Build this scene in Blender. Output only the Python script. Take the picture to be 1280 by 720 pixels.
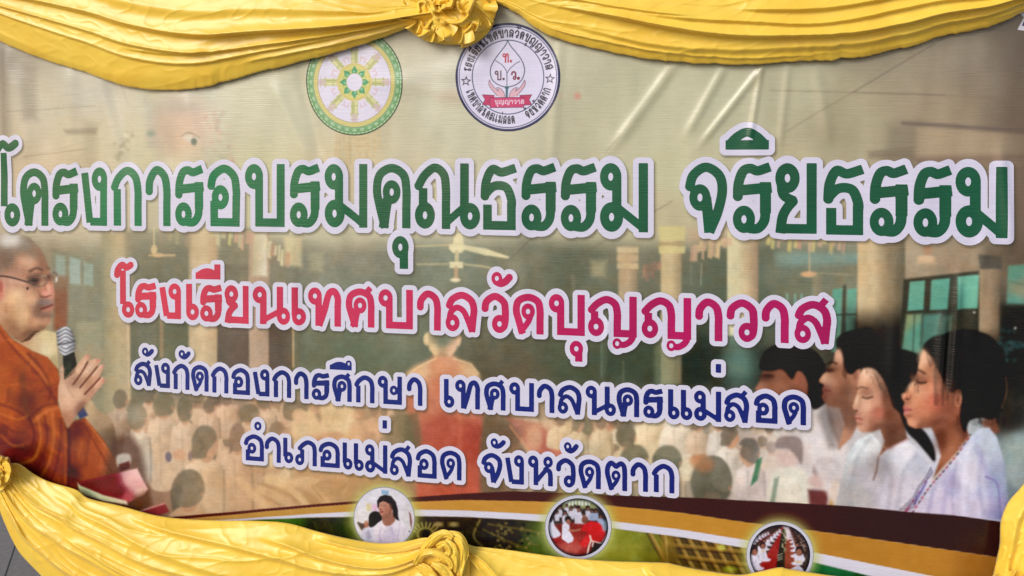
import bpy, math, random
import numpy as np
from mathutils import Vector

# ------------------------------------------------------------------ clear
for _o in list(bpy.data.objects):
    bpy.data.objects.remove(_o, do_unlink=True)
SC = bpy.context.scene
COL = SC.collection
rng = np.random.RandomState(7)

# ------------------------------------------------------------------ camera
# The banner hangs in the plane Y = 0 and faces -Y.  The camera looks at it
# turned a little to the left, so the right end of the banner is nearer.
F = 931.0                      # focal length in photo pixels (1280 wide)
D = 1.75                       # metres from the camera to the banner plane
TH = math.radians(10.6)
CS, SN = math.cos(TH), math.sin(TH)
HY = 205.0                     # photo row of the camera's horizon
K = D / F                      # metres per banner unit
CAMZ = 1.60
cam = bpy.data.cameras.new('camera')
camo = bpy.data.objects.new('camera', cam)
COL.objects.link(camo)
camo.location = (0, -D, CAMZ)
camo.rotation_euler = (math.radians(90), 0, TH)
cam.sensor_width = 36.0
cam.lens = 36.0 * F / 1280.0
cam.shift_y = -(360.0 - HY) / 1280.0
cam.clip_start = 0.05
cam.clip_end = 500
SC.camera = camo

# ------------------------------------------------------------------ light
w = bpy.data.worlds.new("World")
SC.world = w
w.use_nodes = True
nt = w.node_tree
bg = nt.nodes['Background']
sky = nt.nodes.new('ShaderNodeTexSky')
sky.sky_type = 'NISHITA'
sky.sun_disc = False
SUN_EL, SUN_AZ = math.radians(29), math.radians(-35)   # azimuth from -Y towards -X when negative
sky.sun_elevation = SUN_EL
sky.air_density = 1.2
sky.dust_density = 1.5
sky.ozone_density = 1.2
nt.links.new(sky.outputs[0], bg.inputs[0])
bg.inputs[1].default_value = 0.130
sun = bpy.data.lights.new('sun', 'SUN')
suno = bpy.data.objects.new('sun', sun)
COL.objects.link(suno)
sun.energy = 2.1
sun.angle = math.radians(26)
sun.color = (1.0, 0.96, 0.91)
# direction towards the sun
sdir = Vector((math.sin(SUN_AZ) * math.cos(SUN_EL), -math.cos(SUN_AZ) * math.cos(SUN_EL), math.sin(SUN_EL)))
suno.rotation_euler = sdir.to_track_quat('Z', 'Y').to_euler()
sky.sun_rotation = math.atan2(sdir.x, sdir.y)
SC.view_settings.view_transform = 'Standard'
SC.view_settings.look = 'None'
SC.view_settings.gamma = 1
SC.view_settings.use_curve_mapping = False
SC.view_settings.exposure = 0.0
E_WHITE = 0.985                 # picture radiance of a white (albedo 1) print under this light

# ------------------------------------------------------------------ mapping photo pixel <-> banner units
def px2uv(x, y):
    x = np.asarray(x, float); y = np.asarray(y, float)
    a = (x - 640.0) / F
    den = CS + a * SN
    return F * (a * CS - SN) / den, -(y - HY) / den

def uv2px(u, v):
    a = (u * CS / F + SN) / (CS - u * SN / F)
    den = CS + a * SN
    return 640.0 + a * F, HY - v * den

def disp_px(x, y):
    """wrinkles of the hung vinyl: metres towards the camera"""
    d = np.zeros_like(x, dtype=float)
    for (x0, y0, x1, y1, wd, am) in WRINKLES:
        dx, dy = x1 - x0, y1 - y0
        L = math.hypot(dx, dy)
        t = ((x - x0) * dx + (y - y0) * dy) / L
        n = ((x - x0) * dy - (y - y0) * dx) / L
        e = np.clip(np.minimum(t, L - t) / (0.35 * L) + 0.55, 0, 1)
        e = e * e * (3 - 2 * e)
        d += 1.5 * am * np.exp(-(n / wd) ** 2) * e
    d += 0.0045 * (vnoise(x / 150.0 + 3.1, y / 420.0 + 1.7) - 0.5)
    up = .35 + .65 * np.clip((360.0 - y) / 120.0, 0, 1)
    d += 0.0050 * up * (vnoise(x / 50.0 + y / 260.0 + 9.1, y / 190.0 + 5.7) - 0.5)
    d += 0.0018 * up * (vnoise(x / 22.0 + 2.1 + y / 160.0, y / 120.0 + 8.7) - 0.5)
    return d

WRINKLES = [
    (8, 60, 12, 200, 10, .0035), (40, 70, 62, 190, 14, -.003), (85, 85, 100, 200, 12, .003),
    (140, 105, 165, 210, 13, -.0025), (345, 110, 385, 200, 10, .003), (375, 95, 400, 190, 8, -.002),
    (845, 78, 770, 180, 7, .003), (905, 85, 860, 165, 6, .0025), (952, 85, 880, 175, 5, .0028),
    (952, 85, 938, 170, 4, .0022), (1020, 85, 1035, 170, 8, .002), (985, 85, 975, 180, 5, .0016),
    (700, 55, 690, 200, 7, .0016), (1178, 395, 1172, 500, 7, .0042), (1198, 350, 1188, 500, 6, .0042),
    (1188, 395, 1182, 480, 4, -.0025), (1120, 330, 1115, 470, 8, .002), (605, 84, 500, 100, 14, .0018),
    (470, 100, 590, 122, 12, .0016), (20, 95, 34, 190, 9, .0026), (120, 90, 150, 190, 10, .0024), (185, 118, 215, 205, 11, -.002), (230, 120, 262, 215, 9, .0018), (420, 175, 430, 330, 10, .0016), (640, 230, 660, 420, 10, .0016), (300, 270, 320, 420, 10, .002), (365, 290, 372, 470, 8, .002),
    (560, 220, 600, 420, 12, .0018), (160, 520, 215, 560, 14, .003), (1250, 190, 1262, 300, 8, .003),
    (1230, 300, 1215, 420, 9, .0025), (760, 400, 757, 480, 5, .0015), (60, 560, 300, 640, 16, .002),
]

# ------------------------------------------------------------------ numpy noise
_PERM = rng.rand(256, 256)
def vnoise(x, y):
    xi = np.floor(x).astype(int); yi = np.floor(y).astype(int)
    fx = x - xi; fy = y - yi
    fx = fx * fx * fx * (fx * (fx * 6 - 15) + 10); fy = fy * fy * fy * (fy * (fy * 6 - 15) + 10)
    a = _PERM[yi % 256, xi % 256]; b = _PERM[yi % 256, (xi + 1) % 256]
    c = _PERM[(yi + 1) % 256, xi % 256]; d = _PERM[(yi + 1) % 256, (xi + 1) % 256]
    return (a * (1 - fx) + b * fx) * (1 - fy) + (c * (1 - fx) + d * fx) * fy

def fbm(x, y, o=4):
    s = 0; a = .5; t = 0
    for i in range(o):
        s = s + a * vnoise(x + 17.3 * i, y + 9.1 * i); t += a
        x = x * 2.03; y = y * 2.03; a *= .5
    return s / t

def lin(c):
    c = np.asarray(c, float) / 255.0
    return np.where(c <= 0.04045, c / 12.92, ((c + 0.055) / 1.055) ** 2.4)

# ------------------------------------------------------------------ painter: ink colours of the printed vinyl
class Canvas:
    """grid of print colours in banner units; all shapes are given in photo pixels"""
    def __init__(self, u0, v0, u1, v1, cell):
        self.u0, self.v0, self.cell = u0, v0, cell
        self.nx = int((u1 - u0) / cell) + 1; self.ny = int((v1 - v0) / cell) + 1
        u = u0 + np.arange(self.nx) * cell; v = v0 + np.arange(self.ny) * cell
        self.U, self.V = np.meshgrid(u, v)
        self.X, self.Y = uv2px(self.U, self.V)
        self.C = np.zeros((self.ny, self.nx, 3)) + 200.0

    def box(self, x0, y0, x1, y1):
        us, vs = px2uv([x0, x1, x0, x1], [y0, y0, y1, y1])
        i0 = int(np.clip((us.min() - self.u0) / self.cell - 1, 0, self.nx)); i1 = int(np.clip((us.max() - self.u0) / self.cell + 2, 0, self.nx))
        j0 = int(np.clip((vs.min() - self.v0) / self.cell - 1, 0, self.ny)); j1 = int(np.clip((vs.max() - self.v0) / self.cell + 2, 0, self.ny))
        return slice(j0, j1), slice(i0, i1)

    def put(self, s, a, col):
        if a.size == 0: return
        self.C[s] = self.C[s] * (1 - a[..., None]) + np.asarray(col, float) * a[..., None]

    def poly(self, pts, col, soft=1.0, op=1.0, smooth=False, tex=0.0):
        P = np.array(cr(pts, True) if smooth else pts, float); m = soft * 1.5 + 2
        s = self.box(P[:, 0].min() - m, P[:, 1].min() - m, P[:, 0].max() + m, P[:, 1].max() + m)
        X, Y = self.X[s], self.Y[s]
        if X.size == 0: return
        d = sd_poly(X, Y, P)
        a = sstep(soft, -soft, d) * op
        self.put(s, a, self._col(col, X, Y, tex))

    def _col(self, col, X, Y, tex):
        if callable(col): c = col(X, Y)
        elif len(np.shape(col)) == 2: c = idw(X, Y, col, 3.6)
        else: c = np.asarray(col, float)
        if tex: c = c + (tex * (fbm(X / 9 + 3, Y / 9) - .5))[..., None] * 2
        return c

    def ell(self, cx, cy, rx, ry, col, soft=1.0, op=1.0, rot=0.0, tex=0.0):
        R = max(rx, ry) + soft + 2
        s = self.box(cx - R, cy - R, cx + R, cy + R); X, Y = self.X[s], self.Y[s]
        if X.size == 0: return
        c, n = math.cos(math.radians(rot)), math.sin(math.radians(rot))
        p = (X - cx) * c + (Y - cy) * n; q = -(X - cx) * n + (Y - cy) * c
        d = (np.sqrt((p / rx) ** 2 + (q / ry) ** 2) - 1) * min(rx, ry)
        self.put(s, sstep(soft, -soft, d) * op, self._col(col, X, Y, tex))

    def ring(self, cx, cy, rx, ry, wd, col, soft=.5, op=1.0):
        R = max(rx, ry) + wd + 2
        s = self.box(cx - R, cy - R, cx + R, cy + R); X, Y = self.X[s], self.Y[s]
        d = np.abs((np.sqrt(((X - cx) / rx) ** 2 + ((Y - cy) / ry) ** 2) - 1) * min(rx, ry)) - wd / 2
        self.put(s, sstep(soft, -soft, d) * op, col)

    def line(self, pts, wd, col, soft=.7, op=1.0, smooth=False, taper=None):
        P = cr(pts, False) if smooth else pts
        P = np.array(P, float); m = wd + soft + 2
        s = self.box(P[:, 0].min() - m, P[:, 1].min() - m, P[:, 0].max() + m, P[:, 1].max() + m)
        X, Y = self.X[s], self.Y[s]
        if X.size == 0: return
        d = np.full(X.shape, 1e9); n = len(P) - 1
        for i in range(n):
            w0 = wd if taper is None else wd + (taper - wd) * i / n
            w1 = wd if taper is None else wd + (taper - wd) * (i + 1) / n
            ax, ay = P[i]; bx, by = P[i + 1]; dx, dy = bx - ax, by - ay
            t = np.clip(((X - ax) * dx + (Y - ay) * dy) / (dx * dx + dy * dy + 1e-9), 0, 1)
            d = np.minimum(d, np.hypot(X - ax - t * dx, Y - ay - t * dy) - (w0 + (w1 - w0) * t) / 2)
        self.put(s, sstep(soft, -soft, d) * op, self._col(col, X, Y, 0))

    def blur(self, n=1):
        for _ in range(n):
            for ax in (0, 1):
                p = np.pad(self.C, [(1, 1) if q == ax else (0, 0) for q in range(3)], mode='edge')
                a = p[:-2] if ax == 0 else p[:, :-2]; b = p[1:-1] if ax == 0 else p[:, 1:-1]; d = p[2:] if ax == 0 else p[:, 2:]
                self.C = .25 * a + .5 * b + .25 * d

    def sample(self, u, v):
        x = np.clip((u - self.u0) / self.cell, 0, self.nx - 1.001); y = np.clip((v - self.v0) / self.cell, 0, self.ny - 1.001)
        i = x.astype(int); j = y.astype(int); fx = (x - i)[:, None]; fy = (y - j)[:, None]; C = self.C
        return (C[j, i] * (1 - fx) + C[j, i + 1] * fx) * (1 - fy) + (C[j + 1, i] * (1 - fx) + C[j + 1, i + 1] * fx) * fy

def sstep(a, b, x):
    t = np.clip((x - a) / (b - a), 0, 1)
    return t * t * (3 - 2 * t)

def sd_poly(X, Y, P):
    d = np.full(X.shape, 1e18); ins = np.zeros(X.shape, bool); n = len(P)
    for i in range(n):
        ax, ay = P[i]; bx, by = P[(i + 1) % n]; dx, dy = bx - ax, by - ay
        t = np.clip(((X - ax) * dx + (Y - ay) * dy) / (dx * dx + dy * dy + 1e-12), 0, 1)
        d = np.minimum(d, (X - ax - t * dx) ** 2 + (Y - ay - t * dy) ** 2)
        if ay != by:
            c = ((ay > Y) != (by > Y)) & (X < (bx - ax) * (Y - ay) / (by - ay) + ax)
            ins ^= c
    d = np.sqrt(d)
    return np.where(ins, -d, d)

def cr(pts, closed, n=6):
    """Catmull-Rom through pts"""
    P = [np.array(p, float) for p in pts]; out = []
    m = len(P); rngi = range(m) if closed else range(m - 1)
    for i in rngi:
        if closed: a, b, c, d = P[i - 1], P[i], P[(i + 1) % m], P[(i + 2) % m]
        else: a, b, c, d = P[max(i - 1, 0)], P[i], P[i + 1], P[min(i + 2, m - 1)]
        for k in range(n):
            t = k / n
            out.append(.5 * (2 * b + (c - a) * t + (2 * a - 5 * b + 4 * c - d) * t * t + (3 * b - a - 3 * c + d) * t ** 3))
    if not closed: out.append(P[-1])
    return [tuple(o) for o in out]

def idw(X, Y, pts, p=2.6):
    num = np.zeros(X.shape + (3,)); den = np.zeros(X.shape)
    for q in pts:
        x, y, r, g, b = q[:5]
        wt = 1.0 / (((X - x) ** 2 + (Y - y) ** 2) + 20.0) ** (p / 2)
        num += wt[..., None] * np.array([r, g, b], float); den += wt
    return num / den[..., None]

# ------------------------------------------------------------------ mesh builders
def attach(o, parent):
    COL.objects.link(o)
    if parent is not None: o.parent = parent

def tag(o, label=None, cat=None, group=None, kind=None):
    if label: o['label'] = label
    if cat: o['category'] = cat
    if group: o['group'] = group
    if kind: o['kind'] = kind

def raw_mesh(name, verts, loops, starts, colors=None, mat=None, parent=None, smooth=True):
    me = bpy.data.meshes.new(name)
    me.vertices.add(len(verts)); me.vertices.foreach_set('co', np.ascontiguousarray(verts, dtype=np.float32).ravel())
    me.loops.add(len(loops)); me.loops.foreach_set('vertex_index', np.ascontiguousarray(loops, dtype=np.int32))
    me.polygons.add(len(starts)); me.polygons.foreach_set('loop_start', np.ascontiguousarray(starts, dtype=np.int32))
    me.update(calc_edges=True)
    if smooth: me.polygons.foreach_set('use_smooth', np.ones(len(starts), dtype=bool))
    if colors is not None:
        at = me.color_attributes.new('ink', 'FLOAT_COLOR', 'POINT')
        c = np.ones((len(verts), 4), dtype=np.float32); c[:, :3] = colors
        at.data.foreach_set('color', c.ravel())
    if mat: me.materials.append(mat)
    me.validate()
    o = bpy.data.objects.new(name, me)
    attach(o, parent)
    return o

LAYER = 0.00022
def place(u, v, layer):
    """banner units -> metres on the (wrinkled) sheet"""
    x, y = uv2px(u, v)
    return np.stack([u * K, -disp_px(x, y) - layer * LAYER, CAMZ + v * K], 1)

def albedo(c255):
    return np.clip((lin(np.clip(c255, 0, 255)) - 0.012) / E_WHITE, 0.004, 0.9)

_CASES = {}
def _build_cases():
    # corners 0:(i,j) 1:(i+1,j) 2:(i+1,j+1) 3:(i,j+1); edge slots 4:(0-1) 5:(1-2) 6:(2-3) 7:(3-0)
    for m in range(1, 16):
        poly = []
        for k in range(4):
            a = (m >> k) & 1; b = (m >> ((k + 1) % 4)) & 1
            if a: poly.append(k)
            if a != b: poly.append(4 + k)
        _CASES[m] = poly
_build_cases()

def film(name, fld, u0, v0, cell, layer, colfn, mat, parent):
    """mesh of the region fld < 0 on a regular grid of banner units, a film lying on the sheet"""
    ny, nx = fld.shape
    ins = fld < 0
    if not ins.any(): return None
    idx = np.full((ny, nx), -1, np.int64)
    jj, ii = np.nonzero(ins)
    idx[jj, ii] = np.arange(len(jj)); n = len(jj)
    us = [u0 + ii * cell]; vs = [v0 + jj * cell]
    hx = np.full((ny, nx), -1, np.int64)
    j, i = np.nonzero(ins[:, :-1] != ins[:, 1:])
    t = fld[j, i] / (fld[j, i] - fld[j, i + 1])
    hx[j, i] = n + np.arange(len(j)); n += len(j)
    us.append(u0 + (i + t) * cell); vs.append(v0 + j * cell)
    vx = np.full((ny, nx), -1, np.int64)
    j, i = np.nonzero(ins[:-1, :] != ins[1:, :])
    t = fld[j, i] / (fld[j, i] - fld[j + 1, i])
    vx[j, i] = n + np.arange(len(j)); n += len(j)
    us.append(u0 + i * cell); vs.append(v0 + (j + t) * cell)
    U = np.concatenate(us); V = np.concatenate(vs)
    m = ins[:-1, :-1] * 1 + ins[:-1, 1:] * 2 + ins[1:, 1:] * 4 + ins[1:, :-1] * 8
    loops, starts, off = [], [], 0
    for c, slots in _CASES.items():
        j, i = np.nonzero(m == c)
        if len(j) == 0: continue
        cols = []
        for s in slots:
            cols.append([idx[j, i], idx[j, i + 1], idx[j + 1, i + 1], idx[j + 1, i], hx[j, i], vx[j, i + 1], hx[j + 1, i], vx[j, i]][s]
                        if False else {0: lambda: idx[j, i], 1: lambda: idx[j, i + 1], 2: lambda: idx[j + 1, i + 1], 3: lambda: idx[j + 1, i],
                        4: lambda: hx[j, i], 5: lambda: vx[j, i + 1], 6: lambda: hx[j + 1, i], 7: lambda: vx[j, i]}[s]())
        q = np.stack(cols, 1)
        loops.append(q.ravel()); starts.append(off + np.arange(len(j)) * q.shape[1]); off += q.size
    x, y = uv2px(U, V)
    return raw_mesh(name, place(U, V, layer), np.concatenate(loops), np.concatenate(starts), albedo(colfn(U, V, x, y)), mat, parent)

def grid_faces(nx, ny):
    i, j = np.meshgrid(np.arange(nx - 1), np.arange(ny - 1))
    a = (j * nx + i).ravel()
    q = np.stack([a, a + 1, a + nx + 1, a + nx], 1)
    return q.ravel(), np.arange(len(a)) * 4

# ------------------------------------------------------------------ materials
def new_mat(name):
    m = bpy.data.materials.new(name); m.use_nodes = True
    return m, m.node_tree, m.node_tree.nodes['Principled BSDF']

def vinyl():
    m, t, b = new_mat('printed_vinyl')
    N = t.nodes; Lk = t.links.new
    at = N.new('ShaderNodeAttribute'); at.attribute_name = 'ink'
    geo = N.new('ShaderNodeNewGeometry')
    sep = N.new('ShaderNodeSeparateXYZ'); Lk(geo.outputs['Position'], sep.inputs[0])
    # woven ribs of the scrim under the print, running along the banner
    mp = N.new('ShaderNodeMapping'); mp.inputs['Scale'].default_value = (16, 16, 250)
    Lk(geo.outputs['Position'], mp.inputs[0])
    n1 = N.new('ShaderNodeTexNoise'); n1.inputs['Scale'].default_value = 1.0; n1.inputs['Detail'].default_value = 2
    Lk(mp.outputs[0], n1.inputs['Vector'])
    mul = N.new('ShaderNodeMath'); mul.operation = 'MULTIPLY'; mul.inputs[1].default_value = 2 * math.pi / 0.0049
    Lk(sep.outputs['Z'], mul.inputs[0])
    sn = N.new('ShaderNodeMath'); sn.operation = 'SINE'; Lk(mul.outputs[0], sn.inputs[0])
    ad = N.new('ShaderNodeMath'); ad.operation = 'MULTIPLY_ADD'; ad.inputs[1].default_value = 0.07
    Lk(sn.outputs[0], ad.inputs[0]); Lk(n1.outputs[0], ad.inputs[2])
    bp = N.new('ShaderNodeBump'); bp.inputs['Strength'].default_value = 0.68; bp.inputs['Distance'].default_value = 0.0006
    Lk(ad.outputs[0], bp.inputs['Height']); Lk(bp.outputs[0], b.inputs['Normal'])
    # ink takes a little unevenly on the weave
    mr = N.new('ShaderNodeMapRange'); mr.inputs[1].default_value = .25; mr.inputs[2].default_value = .75
    mr.inputs[3].default_value = .95; mr.inputs[4].default_value = 1.04; Lk(n1.outputs[0], mr.inputs[0])
    vm = N.new('ShaderNodeVectorMath'); vm.operation = 'SCALE'
    Lk(at.outputs['Color'], vm.inputs[0]); Lk(mr.outputs[0], vm.inputs['Scale'])
    Lk(vm.outputs[0], b.inputs['Base Color'])
    n2 = N.new('ShaderNodeTexNoise'); n2.inputs['Scale'].default_value = 5.0; n2.inputs['Detail'].default_value = 3
    Lk(geo.outputs['Position'], n2.inputs['Vector'])
    rr = N.new('ShaderNodeMapRange'); rr.inputs[1].default_value = .3; rr.inputs[2].default_value = .7
    rr.inputs[3].default_value = .20; rr.inputs[4].default_value = .34; Lk(n2.outputs[0], rr.inputs[0])
    Lk(rr.outputs[0], b.inputs['Roughness'])
    b.inputs['Specular IOR Level'].default_value = 0.5
    return m

def satin():
    m, t, b = new_mat('yellow_satin')
    N = t.nodes; Lk = t.links.new
    geo = N.new('ShaderNodeNewGeometry')
    n = N.new('ShaderNodeTexNoise'); n.inputs['Scale'].default_value = 9; n.inputs['Detail'].default_value = 5
    Lk(geo.outputs['Position'], n.inputs['Vector'])
    r = N.new('ShaderNodeValToRGB')
    r.color_ramp.elements[0].position = .35; r.color_ramp.elements[0].color = (.87, .550, .055, 1)
    r.color_ramp.elements[1].position = .7; r.color_ramp.elements[1].color = (.90, .625, .080, 1)
    Lk(n.outputs[0], r.inputs[0]); Lk(r.outputs[0], b.inputs['Base Color'])
    b.inputs['Roughness'].default_value = .36
    b.inputs['Sheen Weight'].default_value = .15
    b.inputs['Sheen Roughness'].default_value = .4
    n2 = N.new('ShaderNodeTexNoise'); n2.inputs['Scale'].default_value = 38; n2.inputs['Detail'].default_value = 8; n2.inputs['Distortion'].default_value = 1.4
    Lk(geo.outputs['Position'], n2.inputs['Vector'])
    bp = N.new('ShaderNodeBump'); bp.inputs['Strength'].default_value = .10; bp.inputs['Distance'].default_value = .003
    Lk(n2.outputs[0], bp.inputs['Height']); Lk(bp.outputs[0], b.inputs['Normal'])
    return m

VINYL = vinyl()
SATIN = satin()
# ------------------------------------------------------------------ Thai lettering, drawn as pen strokes
# each glyph: function of a (x of a stem tucked under a left loop) and b (its mirror) -> strokes in the unit box
#  ('P', pts)  straight pen with square corners   ('C', pts) curved pen   ('O', (x, y), scale) loop with a hole
def G_ko(a, b): return [('P', [(.10, 0), (.10, .64)]), ('C', [(-.03, .66), (.16, .86), (.52, 1), (.88, .88), (1, .62), (1, .3), (1, 0)])]
def G_aa(a, b): return [('C', [(0, .57), (.05, .8), (.42, 1), (.86, .88), (1, .62), (1, .3), (1, 0)])]
def G_ro(a, b): return [('C', [(0, .50), (.03, .74), (.2, .94), (.45, .985), (.7, .945), (1, .985)]), ('P', [(.02, .62), (1, .665), (1, .25)], 1.12),
                        ('C', [(1, .3), (.95, .12), (.72, 0), (.4, 0)]), ('O', (0, 0), .97)]
def G_kho(a, b): return [('C', [(.24, 0), (.1, .3), (0, .6), (.1, .88), (.5, 1), (.9, .88), (1, .62), (1, .3), (1, 0)]),
                         ('C', [(.24, 0), (.30, .25), (.38, .48)], 1.15), ('O', (.5, .56), .92)]
def G_do(a, b): return [('C', [(.22, 0), (.1, .3), (0, .6), (.1, .88), (.5, 1), (.9, .88), (1, .62), (1, .3), (1, 0)]),
                        ('C', [(.64, .55), (.52, .28), (.24, 0)], .8), ('O', (.5, .56), .88)]
def G_to(a, b): return [('C', [(.22, 0), (.1, .3), (0, .6), (.05, .86), (.24, 1), (.5, .86)]), ('C', [(.5, .86), (.78, 1), (.96, .88), (1, .62), (1, .3), (1, 0)]),
                        ('C', [(.64, .5), (.52, .26), (.24, 0)], .8), ('O', (.5, .5), .85)]
def G_so(a, b): return G_kho(a, b) + [('P', [(.74, .93), (.97, 1.14)], .85)]
def G_lo(a, b): return [('C', [(0, .66), (.14, .87), (.52, 1), (.88, .86), (1, .6), (.97, .3), (.93, 0)]),
                        ('C', [(.02, .25), (.08, .48), (.32, .62), (.58, .52), (.74, .28), (.88, 0)], .85), ('O', (.0, 0), .95)]
def G_sso(a, b): return G_lo(a, b) + [('P', [(.74, .93), (.97, 1.16)], .85)]
def G_wo(a, b): return [('C', [(0, .60), (.08, .84), (.5, 1), (.92, .84), (1, .6), (1, .3), (.92, .08), (.7, .02)]), ('O', (.66, 0), 1)]
def G_ngo(a, b): return [('P', [(1, .8), (1, 0), (.32, 0)]), ('P', [(.30, -.02), (.02, .97)]), ('O', (1, 1), .98)]
def G_cho(a, b): return [('C', [(0, .66), (.12, .87), (.5, 1), (.9, .87), (1, .62), (.87, .28), (.66, 0)]),
                         ('C', [(.5, .5), (.55, .28), (.6, 0)], 1.1), ('O', (.36, .5), .95)]
def G_o(a, b): return [('C', [(0, .66), (.12, .87), (.52, 1), (.9, .86), (1, .6), (1, .45)]), ('P', [(1, .5), (1, 0), (.12, 0), (.12, .4)]), ('O', (.40, .47), .98)]
def G_bo(a, b): return [('P', [(a, .8), (a, 0), (1, 0), (1, 1)]), ('O', (0, 1), 1)]
def G_mo(a, b): return [('P', [(a, .8), (a, .2)]), ('O', (0, 1), 1), ('O', (0, 0), 1.08), ('P', [(a, .34), (.98, .0)], .9), ('P', [(1, 1), (1, 0)])]
def G_no(a, b): return [('P', [(a, .8), (a, 0)]), ('O', (0, 1), 1), ('P', [(a, .02), (b + .06, .36)], .85), ('P', [(b, 1), (b, .2)]), ('O', (1, 0), 1)]
def G_yo(a, b): return [('C', [(.04, .8), (.10, .56), (.42, .46)]), ('C', [(.42, .46), (.22, .34), (.08, .2), (.02, 0)]), ('P', [(.03, 0), (1, 0), (1, 1)]), ('O', (0, 1), 1.05)]
def G_tho(a, b): return [('C', [(0, .48), (.05, .76), (.28, .97), (.62, .92), (1, .97)]), ('C', [(.02, .54), (.35, .68), (.8, .66), (1, .45), (1, .3)]),
                         ('P', [(1, .4), (1, 0), (.1, 0), (.1, .36)])]
def G_nno(a, b):
    return [('P', [(.07, .64), (.07, .2)]), ('C', [(-.02, .66), (.10, .87), (.28, 1), (.44, .88), (.48, .62), (.48, .3), (.48, 0)]), ('O', (0.02, 0), 1.02),
            ('P', [(.48, .03), (b + .05, .36)], .85), ('P', [(b, 1), (b, .2)]), ('O', (1, 0), 1)]
def G_yyo(a, b):
    return [('P', [(.07, .64), (.07, .2)]), ('C', [(-.02, .66), (.14, .87), (.36, 1), (.56, .88), (.62, .62), (.62, .3), (.62, .1)]), ('O', (0.02, 0), 1.02),
            ('P', [(.62, .3), (.62, 0), (1, 0), (1, 1)]), ('O', (.6, -.16), .58), ('C', [(.58, -.24), (.74, -.34), (.9, -.26), (.99, -.12)], .85)]
def G_tho2(a, b): return [('P', [(a, .8), (a, 0)]), ('O', (0, 1), 1), ('C', [(a + .06, 0), (.5, .4), (.66, .9), (.86, 1), (1, .8), (1, .5), (1, 0)])]
def G_ho(a, b): return [('P', [(a, .8), (a, 0)]), ('O', (0, 1), 1), ('P', [(a + .06, .1), (.88, .66)], .9), ('C', [(.74, .58), (.95, .5), (1, .3), (1, 0)]), ('O', (1, 1), .92)]
def G_sso2(a, b): return [('P', [(a, .8), (a, 0), (.92, 0), (.92, 1)]), ('O', (0, 1), 1), ('O', (.62, .5), .8), ('P', [(.66, .36), (1.0, .6)], .7)]
def G_pho(a, b): return [('P', [(a, .66), (a, .2)]), ('C', [(a - .16, .68), (a + .06, .88), (.62, 1), (.92, .88), (1, .62), (1, .3), (1, 0)]), ('O', (0, 0), 1)]
def G_e(a, b): return [('P', [(0, 1), (0, .2)]), ('O', (.5, 0), 1)]
def G_oo(a, b): return [('C', [(0, .76), (.08, .88), (.38, .97), (.68, .92), (1, .98)]), ('P', [(.42, .86), (.42, .2)]), ('O', (1, 0), 1)]
def G_u(a, b): return [('P', [(1, .8), (1, 0)]), ('O', (0, 1), .86)]
def G_han(a, b): return [('O', (.28, .8), .72), ('C', [(.12, .25), (.42, .0), (.72, .28), (.98, .86)])]
def G_i(a, b): return [('P', [(0, 0), (1, 0)]), ('C', [(0, .12), (.22, .66), (.5, .98), (.78, .66), (1, .12)], .95)]
def G_ii(a, b): return [('P', [(0, 0), (1, 0)]), ('C', [(0, .1), (.3, .48), (.6, .5), (.98, .12)], .95), ('P', [(1, 0), (1, 1)])]
def G_ue(a, b): return [('P', [(0, 0), (1, 0)]), ('C', [(0, .1), (.3, .6), (.6, .6), (.9, .16)], .95), ('P', [(1, .5), (1, 0)], .7), ('O', (1, 1), .6)]
def G_ek(a, b): return [('P', [(.5, 1), (.5, 0)])]
def G_nik(a, b): return [('O', (.5, .5), .8)]
GLY = {'ก': G_ko, 'า': G_aa, 'ร': G_ro, 'ค': G_kho, 'ด': G_do, 'ต': G_to, 'ศ': G_so, 'ล': G_lo, 'ส': G_sso, 'ว': G_wo, 'ง': G_ngo, 'จ': G_cho,
       'อ': G_o, 'บ': G_bo, 'ม': G_mo, 'น': G_no, 'ย': G_yo, 'ธ': G_tho, 'ณ': G_nno, 'ญ': G_yyo, 'ท': G_tho2, 'ห': G_ho, 'ษ': G_sso2, 'ภ': G_pho,
       'เ': G_e, 'โ': G_oo, 'ุ': G_u, 'ั': G_han, 'ิ': G_i, 'ี': G_ii, 'ึ': G_ue, '่': G_ek, 'ํ': G_nik}

def sd_seg(X, Y, a, b, e0, e1, h):
    dx, dy = b[0] - a[0], b[1] - a[1]; L = math.hypot(dx, dy) + 1e-9; dx /= L; dy /= L
    t = (X - a[0]) * dx + (Y - a[1]) * dy; n = (X - a[0]) * dy - (Y - a[1]) * dx
    half = (L + e0 + e1) / 2; q0 = np.abs(t - (L + e1 - e0) / 2) - half; q1 = np.abs(n) - h
    return np.hypot(np.maximum(q0, 0), np.maximum(q1, 0)) + np.minimum(np.maximum(q0, q1), 0)

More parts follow.
